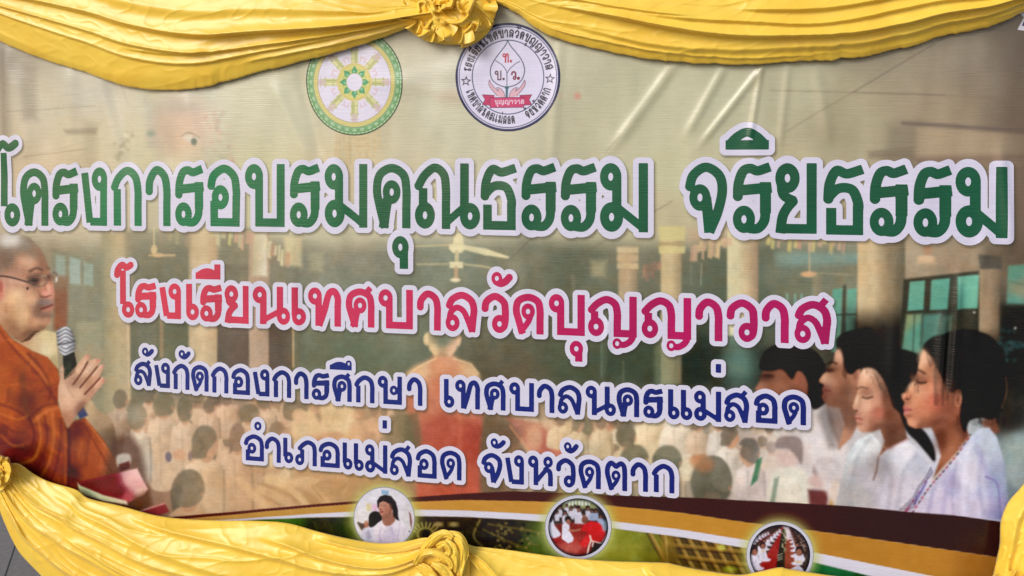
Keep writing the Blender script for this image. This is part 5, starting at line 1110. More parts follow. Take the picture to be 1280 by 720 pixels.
def school_emblem(parent):
    cx, cy, rx, ry = 635.0, 96.4, 65.6, 67.9
    c = sub_canvas(566, 24, 704, 168, .42)
    R = np.sqrt(((c.X - cx) / rx) ** 2 + ((c.Y - cy) / ry) ** 2)
    full = (slice(None), slice(None))
    c.C[:] = (212, 208, 232); navy = (42, 46, 84); blk = (48, 46, 62)
    def ringc(a, b, col, op=1.0, s=.007): c.put(full, sstep(a - s, a + s, R) * sstep(b + s, b - s, R) * op, col)
    ringc(.955, 1.01, navy); ringc(.922, .936, navy, .9); ringc(.672, .688, navy, .95)
    gu, gv = px2uv(cx, cy); gu, gv = float(gu), float(gv)
    def on_ring(R0, a0, cw, kx, off):
        # local frame that runs along a circle of radius R0 from angle a0 (clockwise or counter-clockwise)
        def f(U, V):
            dx, dy = (U - gu) / (rx / 66.5), (V - gv) / (ry / 66.5 * 1.0)
            rad = np.hypot(dx, dy); an = np.arctan2(dy, dx)
            if cw:
                t = (a0 - an + math.pi) % (2 * math.pi) - math.pi
                return t * R0 * kx, rad - R0 + off
            t = (an - a0 + math.pi) % (2 * math.pi) - math.pi
            return t * R0 * kx, R0 - rad + off
        return f
    H = 10.2
    _, W = layout('โรงเรียนเทศบาลวัดบุญญาวาส'); span = math.radians(162); kx = W * H / (span * 49.5)
    stamp_text(c, 'โรงเรียนเทศบาลวัดบุญญาวาส', H, 1.75, blk, on_ring(49.5, math.radians(171), True, kx, 0))
    _, W = layout('เทศบาลนครแม่สอด'); span = math.radians(86); kx = W * H / (span * 56)
    stamp_text(c, 'เทศบาลนครแม่สอด', H, 1.7, blk, on_ring(58.5, math.radians(197), False, kx, 0))
    _, W = layout('จังหวัดตาก'); span = math.radians(50); kx = W * H / (span * 56)
    stamp_text(c, 'จังหวัดตาก', H, 1.7, blk, on_ring(58.5, math.radians(296), False, kx, 0))
    for sx, sy in ((582.5, 101.5), (687.5, 98.5)):
        pts = []
        for k in range(10):
            a = -math.pi / 2 + k * math.pi / 5 + .08; q = 6.8 if k % 2 == 0 else 3.0
            pts.append((sx + q * math.cos(a), sy + q * math.sin(a)))
        c.poly(pts, blk, .4, 1); c.poly([(sx + (x - sx) * .58, sy + (y - sy) * .58) for x, y in pts], (212, 208, 232), .4, 1)
    # lotus leaf in three fields
    P = lambda x, y: (560 + x / 4.8, 20 + y / 4.8)
    leaf = [P(358, 148), P(372, 175), P(405, 215), P(440, 262), P(458, 312), P(455, 352), P(438, 388), P(408, 412), P(378, 422), P(352, 426), P(320, 420), P(288, 404), P(264, 380), P(254, 344), P(258, 306), P(276, 268), P(304, 228), P(334, 190), P(350, 166)]
    ink = (62, 66, 92)
    L_ = cr(leaf, True, 5); c.line(L_ + [L_[0]], 1.1, ink, .45, .95)
    for pts in ([P(285, 268), P(322, 292), P(345, 320), P(353, 346), P(353, 426)], [P(353, 346), P(370, 318), P(400, 290), P(430, 272)]): c.line(pts, .9, ink, .4, .9, True)
    red = (178, 60, 76)
    def fr(x, y): u, v = px2uv(*P(x, y)); return lambda U, V: (U - float(u), V - float(v))
    stamp_text(c, 'ท.', 12.0, 1.7, red, fr(326, 280), .2, .07); stamp_text(c, 'บ.', 12.5, 1.6, (96, 66, 84), fr(280, 386), .2, .07); stamp_text(c, 'ว.', 11.5, 2.0, (120, 42, 62), fr(378, 384), .2, .06)
    # stem, hands, ribbon
    c.poly([P(336, 422), P(370, 422), P(360, 440), P(358, 488), P(346, 488), P(346, 440)], (58, 96, 112), .5, .95)
    pk = (214, 166, 180)
    for s in (1, -1):
        M = lambda x, y: P(354 + s * (x - 354), y)
        c.poly([M(366, 486), M(372, 462), M(392, 436), M(416, 430), M(404, 450), M(430, 430), M(452, 400), M(456, 380), M(464, 396), M(460, 424), M(436, 452), M(414, 478), M(396, 486)], pk, .5, .9); c.line([M(366, 486), M(372, 462), M(392, 436), M(416, 430), M(404, 450), M(430, 430), M(452, 400), M(458, 384), M(464, 400), M(458, 424), M(436, 452), M(414, 478)], .7, (86, 74, 100), .4, .85, True)
    rib = (196, 64, 112)
    for s in (1, -1):
        M = lambda x, y: P(354 + s * (x - 354), y)
        c.poly([M(430, 476), M(502, 472), M(486, 502), M(502, 532), M(452, 536), M(430, 520)], (186, 54, 100), .5, 1); c.line([M(430, 476), M(502, 472), M(486, 502), M(502, 532), M(452, 536)], .7, (70, 40, 66), .4, .85)
    c.poly([P(250, 490), P(452, 488), P(454, 548), P(252, 550)], rib, .5, 1)
    c.line([P(250, 490), P(452, 488), P(454, 548), P(252, 550), P(250, 490)], .7, (86, 40, 72), .4, .85)
    stamp_text(c, 'บุญญาวาส', 5.6, 1.05, (226, 206, 224), fr(280, 530), .2, .04, 1.18)
    film_of('school_emblem', c, (R - 1.0) * rx, 1.0, parent, 'round white emblem with navy rim, leaf and red ribbon')

def round_pictures(parent):
    def finish(c, cx, cy, rx, ry, ringw, label):
        R = (np.sqrt(((c.X - cx) / rx) ** 2 + ((c.Y - cy) / ry) ** 2) - 1) * min(rx, ry)
        full = (slice(None), slice(None))
        c.blur(2); c.C += ((fbm(c.X / 1.6, c.Y / 1.6, 2) - .5) * 18 + (fbm(c.X / 6, c.Y / 6, 2) - .5) * 22)[..., None]
        if ringw > 2: c.put(full, sstep(-ringw - 5, -ringw, R) * .75, (26, 30, 44))
        o = film_of('round_picture', c, R + ringw, 1.5, parent, label)
        c2 = sub_canvas(cx - rx - 2, cy - ry - 2, cx + rx + 2, cy + ry + 2, .5); c2.C[:] = (196, 196, 212)
        R2 = (np.sqrt(((c2.X - cx) / rx) ** 2 + ((c2.Y - cy) / ry) ** 2) - 1) * min(rx, ry)
        c2.put(full, sstep(-1.0, -.4, R2), (130, 132, 134))
        film_of('white_ring', c2, np.maximum(R2, -(R2 + ringw)), 1.5, o)
    # 1: a girl in a white shirt
    cx, cy, rx, ry = 480, 648, 38.6, 39
    c = sub_canvas(cx - rx - 3, cy - ry - 3, cx + rx + 3, cy + ry + 3, .5)
    P = lambda x, y: (430 + x / 8, 600 + y / 8)
    c.C[:] = (212, 210, 222); c.poly([P(600, 200), P(720, 200), P(720, 640), P(540, 640)], (196, 194, 200), 6, .7); c.ell(*P(180, 420), 12, 18, (220, 214, 212), 8, .6)
    c.poly([P(372, 102), P(446, 112), P(440, 150), P(376, 146)], (120, 160, 196), 1, .9); c.poly([P(218, 240), P(270, 240), P(270, 312), P(220, 312)], (216, 200, 150), 1.6, .8); c.poly([P(276, 246), P(330, 246), P(336, 312), P(280, 310)], (214, 170, 200), 1.6, .85)
    c.poly([P(130, 424), P(190, 440), P(240, 440), P(230, 480), P(180, 510), P(150, 470)], (70, 52, 42), 1.2, .9, True); c.ell(*P(222, 450), 3, 5, (170, 110, 90), 1.2, .9)
    c.poly([P(180, 500), P(270, 474), P(310, 500), P(290, 620), P(200, 620)], (206, 204, 224), 1.2, .95, True); c.poly([P(210, 540), P(250, 500), P(270, 580), P(230, 600)], (140, 134, 160), 2, .6)
    c.poly([P(244, 400), P(252, 350), P(290, 318), P(340, 320), P(372, 352), P(384, 400), P(340, 430), P(290, 470), P(250, 470)], (34, 30, 32), 1, 1, True)
    c.poly([P(340, 262), P(346, 300), P(356, 340), P(378, 366), P(420, 366), P(470, 330), P(492, 280), P(470, 220), P(370, 210)], [(450, 640, 150, 100, 84), (473, 630, 190, 140, 120), (477, 640, 186, 130, 112), (486, 640, 160, 104, 86)], .8, 1, True)
    c.poly([P(388, 360), P(480, 320), P(510, 400), P(470, 460), P(410, 464), P(380, 420)], (146, 98, 82), 1, 1, True)
    c.poly([P(290, 480), P(376, 404), P(392, 450), P(420, 464), P(460, 456), P(536, 400), P(600, 440), P(650, 520), P(650, 640), P(300, 640)], [(470, 660, 222, 214, 228), (500, 660, 214, 208, 222), (490, 670, 190, 180, 206), (505, 672, 206, 202, 216)], .9, 1)
    for pts in ([P(470, 480), P(490, 560), P(490, 620)], [P(370, 480), P(350, 560), P(370, 620)], [P(560, 440), P(540, 560), P(530, 620)]): c.line(pts, 2, (176, 160, 196), 1.6, .6, True)
    c.poly([P(332, 270), P(328, 210), P(360, 166), P(410, 150), P(470, 164), P(516, 220), P(538, 300), P(540, 370), P(552, 410), P(520, 396), P(490, 360), P(486, 300), P(470, 290), P(452, 244), P(420, 222), P(384, 214), P(350, 232), P(342, 290)], (32, 26, 32), .9, 1)
    c.line([P(348, 258), P(372, 257)], .9, (84, 56, 50), .8, .5); c.line([P(386, 258), P(414, 260)], .9, (90, 60, 54), .8, .5); c.line([P(374, 262), P(362, 292)], 1, (160, 108, 92), .8, .7); c.ell(*P(366, 298), 2, 1.2, (130, 78, 68), .8, .8); c.line([P(362, 322), P(386, 320)], 1.8, (130, 56, 58), .8, .9); c.line([P(470, 250), P(462, 330), P(430, 364)], 2.4, (120, 78, 64), 2, .6, True)
    c.poly([P(650, 318), P(668, 340), P(682, 420), P(674, 500), P(660, 420)], (116, 66, 66), .8, .9); c.ell(*P(652, 516), 1.2, 1.2, (60, 60, 70), .6, .9); c.ell(*P(620, 540), 4, 8, (200, 190, 206), 2, .6)
    finish(c, cx, cy, rx, ry, 1.6, 'round picture of a dark haired child in white')
    # 2: man in a red robe kneeling with children in white
    cx, cy, rx, ry = 722.8, 659.2, 41.8, 40.6
    c = sub_canvas(cx - rx - 3, cy - ry - 3, cx + rx + 3, cy + ry + 3, .5)
    P = lambda x, y: (670 + x / 7.2, 610 + y / 7.2)
    c.C[:] = (54, 46, 46)
    c.poly([P(240, 90), P(520, 90), P(560, 190), P(240, 180)], (146, 150, 104), 2, .9)
    for x0 in (264, 320, 380, 440): c.poly([P(x0, 112), P(x0 + 48, 112), P(x0 + 46, 160), P(x0, 156)], (206, 214, 206), .8, .85); c.line([P(x0 + 24, 112), P(x0 + 24, 158)], .8, (90, 96, 76), .5, .8)
    c.poly([P(130, 330), P(420, 300), P(640, 420), P(620, 640), P(200, 640), P(130, 480)], [(690, 670, 150, 36, 36), (715, 685, 170, 60, 54), (735, 690, 130, 30, 34), (700, 660, 110, 40, 36)], 1.6, 1); c.ell(*P(300, 540), 16, 7, (190, 104, 96), 5, .6)
    w_ = (206, 204, 224)
    for x, y, s in [(214, 190, 1.0), (276, 170, .8), (318, 200, 1.1), (380, 210, 1.5), (466, 200, 1.2), (502, 220, 1.0), (540, 220, 1.0), (262, 240, 1.1), (430, 250, 1.0), (190, 230, .9), (580, 270, 1.1), (350, 180, .8)]:
        c.poly([P(x - 26 * s, y + 24 * s), P(x - 14 * s, y + 2), P(x + 14 * s, y + 2), P(x + 26 * s, y + 26 * s), P(x + 20 * s, y + 74 * s), P(x - 20 * s, y + 74 * s)], w_ if x < 480 else (150, 164, 196), .8, .92); c.ell(*P(x, y - 16 * s), 2.3 * s, 2.9 * s, (44, 34, 34), .7, 1); c.ell(*P(x, y - 8 * s), 1.6 * s, 1.6 * s, (130, 86, 72), .7, .9)
    c.poly([P(110, 300), P(150, 280), P(170, 340), P(222, 410), P(200, 440), P(150, 448), P(118, 400)], w_, 1, 1, True); c.ell(*P(128, 280), 3, 4, (36, 30, 32), .9, 1)
    c.poly([P(236, 330), P(270, 310), P(300, 330), P(304, 390), P(340, 450), P(330, 482), P(290, 498), P(232, 456)], (216, 214, 234), .8, 1); c.ell(*P(288, 280), 4, 4.2, (36, 28, 30), .8, 1); c.ell(*P(292, 304), 2.8, 3.2, (150, 96, 80), .8, 1); c.line([P(300, 380), P(350, 384), P(400, 372)], 2.4, (166, 108, 88), .8, 1, True)
    c.poly([P(400, 380), P(430, 330), P(490, 296), P(560, 310), P(610, 350), P(640, 420), P(610, 470), P(580, 498), P(500, 480), P(460, 520), P(430, 540), P(390, 500), P(440, 440), P(470, 400)], [(735, 660, 190, 28, 36), (748, 660, 200, 30, 36), (732, 680, 206, 44, 46), (752, 672, 176, 24, 32)], 1, 1)
    c.ell(*P(440, 286), 4.2, 4.8, (120, 76, 62), .9, 1); c.poly([P(120, 560), P(470, 600), P(640, 500), P(600, 640), P(200, 640)], (40, 34, 34), 4, .35); c.poly([P(510, 500), P(640, 470), P(600, 580), P(480, 600)], (36, 32, 32), 2, .9)
    c.line([P(486, 430), P(496, 470), P(478, 520), P(462, 594)], 2.2, (220, 206, 196), .6, 1); c.line([P(496, 474), P(590, 498), P(640, 420)], 1.5, (220, 206, 196), .6, .95); c.line([P(514, 486), P(508, 524)], 2, (216, 200, 190), .6, .95)
    c.ell(*P(620, 340), 4, 7, (150, 180, 206), 1.6, .7)
    finish(c, cx, cy, rx, ry, 4.2, 'round picture of a red robed man with kneeling children')
    # 3: two rows of children in white either side of a red aisle
    cx, cy, rx, ry = 975, 694, 42.3, 42.5
    c = sub_canvas(cx - rx - 3, cy - ry - 3, cx + rx + 3, cy + ry + 3, .5)
    P = lambda x, y: (920 + x / 9, 640 + y / 9)
    c.C[:] = (60, 46, 44)
    c.poly([P(520, 160), P(600, 160), P(620, 800), P(260, 800), P(240, 640), P(440, 330)], (150, 40, 40), 1.2, 1); c.poly([P(540, 160), P(600, 170), P(700, 640), P(700, 800), P(480, 800)], (140, 66, 50), 1.2, 1); c.poly([P(520, 190), P(575, 190), P(550, 400), P(545, 800), P(430, 800), P(480, 420)], (44, 40, 36), 1, 1)
    c.poly([P(520, 160), P(600, 160), P(610, 300), P(570, 330), P(560, 220)], (214, 206, 214), 1.2, .9); c.poly([P(240, 330), P(400, 230), P(420, 250), P(280, 350)], (150, 44, 50), 1.2, .8)
    r = random.Random(2)
    for i in range(26): c.ell(*P(538 + r.uniform(-22, 22), 200 + i * 10), 1.0, .9, r.choice([(176, 176, 120), (120, 130, 90), (206, 200, 170)]), .6, .8)
    for y in (490, 520, 545): c.line([P(470, y), P(522, y - 20)], 1.4, (170, 170, 150), .7, .8)
    def kid(x, y, s, sd):
        c.poly([P(x - 42 * s, y + 60 * s), P(x - 26 * s, y + 10 * s), P(x + 26 * s, y + 10 * s), P(x + 44 * s, y + 60 * s), P(x + 60 * s * sd, y + 120 * s), P(x + 100 * s * sd, y + 140 * s), P(x + 60 * s * sd, y + 165 * s), P(x - 40 * s * sd, y + 150 * s)], (210, 206, 226), .8, 1, True)
        c.ell(*P(x, y - 28 * s), 4.0 * s, 4.6 * s, (34, 26, 28), .7, 1); c.ell(*P(x + 4 * sd * s, y - 14 * s), 2.9 * s, 3.4 * s, (146, 92, 76), .7, 1); c.line([P(x + 12 * s * sd, y + 60 * s), P(x + 16 * s * sd, y + 120 * s)], 1.8 * s, (180, 170, 196), 1, .6)
    for i, s in enumerate([.28, .32, .36, .42, .5, .6, .74, .9]):
        t = [0, .1, .2, .32, .46, .6, .76, 1.0][i]
        kid(490 + (205 - 490) * t, 190 + (430 - 190) * t, s, 1); kid(360 + (60 - 360) * t, 220 + (330 - 220) * t, s * .8, 1)
        kid(610 + (715 - 610) * t, 200 + (445 - 200) * t, s * 1.05, -1)
    for i in range(60): c.ell(*P(690 + r.random() * 160, 200 + r.random() * 240), 1.4, 1.0, r.choice([(150, 120, 110), (84, 40, 40), (110, 96, 90), (196, 176, 160)]), .8, .7)
    kid(300, 400, .95, 1); kid(205, 470, 1.15, 1); kid(715, 475, 1.3, -1)
    c.poly([P(670, 552), P(740, 552), P(738, 574), P(672, 574)], (206, 176, 120), .8, .8); c.poly([P(280, 430), P(330, 430), P(326, 452), P(284, 450)], (214, 190, 150), .8, .7)
    finish(c, cx, cy, rx, ry, 4.4, 'round picture of two rows of seated children in white')

# ------------------------------------------------------------------ the banner
def build_banner():
    paint_all()
    # printed soft shadow of each line of letters is part of the artwork
    specs = [('title_lettering', 'dark green title lettering with white outline', L1, T1, B1, 5.7, (13.2, 17), (3.0, 5.0), 7.0, [(-100, 6, 88, 56), (60, 16, 104, 66), (160, 30, 122, 80), (300, 24, 116, 76), (400, 6, 102, 68), (500, 0, 90, 62), (760, 0, 90, 64), (900, 0, 88, 64), (1260, 0, 86, 64)]),
             ('school_lettering', 'pink to crimson lettering with white outline', L2, T2, B2, 4.6, (9.8, 11.6), (2.9, 3.5), 6.0, [(140, 206, 66, 84), (280, 200, 62, 86), (450, 194, 50, 90), (620, 190, 44, 90), (760, 172, 32, 90), (1040, 164, 28, 92)]),
             ('department_lettering', 'navy blue third line of lettering with white outline', L3, T3, B3, 3.15, (7.0, 7.9), (1.9, 2.5), 5.6, [(160, 42, 52, 120), (600, 32, 46, 120), (1010, 28, 42, 112)]),
             ('district_lettering', 'navy blue lowest line of lettering with white outline', L4, T4, B4, 3.05, (6.6, 7.6), (1.9, 2.5), 5.6, [(300, 38, 46, 118), (600, 32, 46, 118), (850, 28, 40, 110)])]
    split = {'title_lettering': 833, 'department_lettering': 541, 'district_lettering': 589}
    words = []
    for sp in specs:
        if sp[0] in split:
            g = split[sp[0]]
            words.append((sp[0], sp[1] + ', first word', [q for q in sp[2] if q[2] < g]) + sp[3:]); words.append((sp[0], sp[1] + ', second word', [q for q in sp[2] if q[1] > g]) + sp[3:])
        else: words.append(sp)
    specs = words
    fields = []
    for nm, lab, l, t, b, h, lr, ho, ol, cols in specs:
        f = text_field(l, t, b, h, lr, ho, ol); fields.append(f)
        d, dh, u0, v0, cell = f
        # drop shadow down-right of the outline
        j0, i0 = v0 - CV.v0, u0 - CV.u0
        ny, nx = d.shape
        uu = CV.U[0]; vv = CV.V[:, 0]
        gi = np.round((uu - 1.8 - u0) / cell).astype(int); gj = np.round((vv + 2.6 - v0) / cell).astype(int)
        oi = np.nonzero((gi >= 0) & (gi < nx))[0]; oj = np.nonzero((gj >= 0) & (gj < ny))[0]
        s = (slice(oj[0], oj[-1] + 1), slice(oi[0], oi[-1] + 1))
        dd = d[np.ix_(gj[oj], gi[oi])] - ol
        CV.put(s, sstep(3.0, -2.6, dd) * .5, (58, 54, 44))
    lo, stt = grid_faces(CV.nx, CV.ny)
    b_ = raw_mesh('banner', place(CV.U.ravel(), CV.V.ravel(), 0), lo, stt, albedo(CV.C.reshape(-1, 3)), VINYL)
    tag(b_, 'large printed vinyl banner with rows of Thai lettering, emblems and a temple hall photograph', 'banner')
    for (nm, lab, l, t, bb, h, lr, ho, ol, cols), (d, dh, u0, v0, cell) in zip(specs, fields):
        cx_ = np.array([q[0] for q in cols]); cc = np.array([q[1:] for q in cols], float)
        def ink(U, V, x, y, cx_=cx_, cc=cc, big=nm == 'title_lettering'):
            s = x + (y - 250) * .5 if big else x
            k = np.stack([np.interp(s, cx_, cc[:, q]) for q in range(3)], 1)
            return k * (1 + .10 * (vnoise(x / 34 + 4, y / 60 + y * 0) - .5))[:, None]
        o = film(nm, dh, u0, v0, cell, 3, ink, VINYL, b_); o['label'] = lab
        film('white_outline', d - ol, u0, v0, cell, 2, lambda U, V, x, y: np.array([209, 206, 226.]) + ((x - 640) / 640)[:, None] * np.array([-3, -3, 0.]), VINYL, o)
    wheel_emblem(b_); school_emblem(b_); round_pictures(b_)
    # printed figures as films of their own, inked from the same artwork
    def fig(name, pts, parent, layer, label=None):
        P = np.array(pts, float); us, vs = px2uv(P[:, 0], P[:, 1])
        u0 = max(math.floor(us.min()) - 2, BU0 + 1); u1 = min(us.max() + 2, BU1 - 1); v0 = max(math.floor(vs.min()) - 2, BV0 + 1); v1 = min(vs.max() + 2, BV1 - 1)
        U, V = np.meshgrid(np.arange(u0, u1), np.arange(v0, v1)); x, y = uv2px(U, V)
        o = film(name, sd_poly(x, y, P), u0, v0, 1.0, layer, lambda U, V, x, y: CV.sample(U, V), VINYL, parent)
        if label and o: o['label'] = label
        return o
    m = fig('printed_monk', MONK_ROBE, b_, .5, 'printed monk in orange robe holding a microphone')
    for nm, p in (('head', MONK_HEAD), ('neck', MONK_CHEST), ('hand', MONK_HAND), ('microphone_head', MIC_HEAD), ('microphone_handle', MIC_BODY)): fig(nm, p, m, .8)
    fig('printed_book', BOOK, b_, .9, 'printed maroon book with pink paper')
    for nm, sh, fa, ha, lab in (('printed_student', SIS_SHIRT, SIS_FACE, SIS_HAIR, 'printed student in white with closed eyes, second from the right'), ('printed_student', GIRL_SHIRT, GIRL_FACE, GIRL_HAIR, 'printed student in white with a bead necklace')):
        # the foot of each figure is cut by the maroon band
        k = fig(nm, [(x, min(y, float(np.interp(x, *zip(*MAR_T))) - 1)) for x, y in cr(sh, True, 5)], b_, .5, lab); fig('face', fa, k, .7); fig('hair', cr(ha, True, 4), k, .9)
    for nm, fa, ha, lab in (('printed_student', LAD_FACE, LAD_HAIR, 'printed dark haired boy in profile'), ('printed_student', BOY_FACE, BOY_HAIR, 'printed boy half hidden by the lettering')):
        k = fig(nm, fa, b_, .4, lab); fig('hair', cr(ha, True, 4), k, .6)
    for nm, a, bq in (('maroon_band', MAR_T, GOL_T), ('gold_band', GOL_T, WHI_T), ('white_band', WHI_T, WHI_B)): fig(nm, a + bq[::-1], b_, .6)
    # corner mark cut by the picture edge: white with a purple field
    fig2 = lambda n, p, col, lay, par: film(n, *_solid(p), lay, lambda U, V, x, y: np.tile(np.array([col], float), (len(U), 1)), VINYL, par)
    k = fig2('corner_mark', [(1270, 15), (1300, 2), (1330, 20), (1320, 50), (1286, 40), (1270.5, 37.5), (1279, 22)], (206, 204, 220), 1.2, b_); k['label'] = 'white and purple printed mark in the upper right corner'
    fig2('purple_field', [(1281, 22), (1300, 12), (1310, 30), (1276, 33)], (62, 50, 98), 1.5, k)
    return b_

def _solid(p):
    P = np.array(p, float); us, vs = px2uv(P[:, 0], P[:, 1]); u0, v0 = us.min() - 2, vs.min() - 2
    U, V = np.meshgrid(np.arange(u0, us.max() + 2, .8), np.arange(v0, vs.max() + 2, .8)); x, y = uv2px(U, V)
    return sd_poly(x, y, P), u0, v0, .8

# ------------------------------------------------------------------ yellow cloth
def lift(x, y, d):
    """photo pixel -> point d metres in front of the banner plane"""
    u, v = px2uv(x, y)
    k = 1 - d / D
    return np.stack([u * K * k, -D + D * k, CAMZ + v * K * k], -1)

def arc(pts, n, sm=8):
    P = np.array(cr(pts, False, sm)); L = np.concatenate([[0], np.cumsum(np.hypot(*np.diff(P, axis=0).T))]); s = np.linspace(0, L[-1], n)
    return np.stack([np.interp(s, L, P[:, 0]), np.interp(s, L, P[:, 1])], 1)

def fold_depth(S, T, folds):
    d = np.zeros_like(S)
    for pts, amp, wu, wd in folds:
        P = np.array(pts, float); s0, s1 = P[0, 0], P[-1, 0]
        C_ = np.array(cr(pts, False, 8)); tc = np.interp(S, C_[:, 0], C_[:, 1])
        e = np.clip(np.minimum(S - s0, s1 - S) / (.16 * (s1 - s0) + 1e-6), 0, 1); e = e * e * (3 - 2 * e)
        if s0 <= 0: e = np.where(S < (s0 + s1) / 2, 1, e)
        if s1 >= 1: e = np.where(S > (s0 + s1) / 2, 1, e)
        q = T - tc
        d += amp * e * np.where(q < 0, np.exp(q / wu), np.exp(-(q / wd) ** 2))
    return d

def swag(name, label, group, upper, lower, folds, base=.02, belly=.03, ns=420, ntt=150, seed=0, hem=.6, crumple=.0009, pleat=.0022, edge=.012, fr=(.10, 3.0)):
    A, B = arc(upper, ns), arc(lower, ns)
    s = np.linspace(0, 1, ns); t = np.linspace(0, 1, ntt) ** .9
    S, T = np.meshgrid(s, t)
    hemn = (fbm(S * 60 + seed, S * 0 + 3.3, 3) - .5) * hem * 4
    X = A[:, 0] * (1 - T) + B[:, 0] * T; Y = A[:, 1] * (1 - T) + B[:, 1] * T + hemn * T ** 6
    dep = base + belly * np.sin(np.pi * np.clip(T, 0, 1) ** .8) * (np.sin(np.pi * np.clip(S, .02, .98)) ** .5)
    dep += fold_depth(S, T, folds)
    w_ = (fbm(S * 3 + seed * 3.1, T * 2 + seed, 3) - .5)
    ridge = 1 - np.abs(2 * vnoise(T * 11 + w_ * 5 + seed * 7, S * fr[1] + seed * 1.3) - 1)
    dep += pleat * ridge ** 2
    ridge = 1 - np.abs(2 * vnoise(X / 22 + w_ * 8 + seed, Y / 15 + X / 60 + seed * 2) - 1)
    dep += crumple * ridge ** 3 * 1.3 + crumple * (fbm(X / 30 + seed, Y / 22, 4) - .5) * 2
    k = np.clip((1 - T) / fr[0], 0, 1); dep = edge + (dep - edge) * np.sqrt(1 - (1 - k) ** 2)
    V = lift(X, Y, dep).reshape(-1, 3)
    lo, st = grid_faces(ns, ntt)
    o = raw_mesh(name, V, lo.reshape(-1, 4)[:, ::-1].ravel(), st, None, SATIN)
    o.modifiers.new('thickness', 'SOLIDIFY').thickness = .0012
    tag(o, label, 'drape', group)
    return o

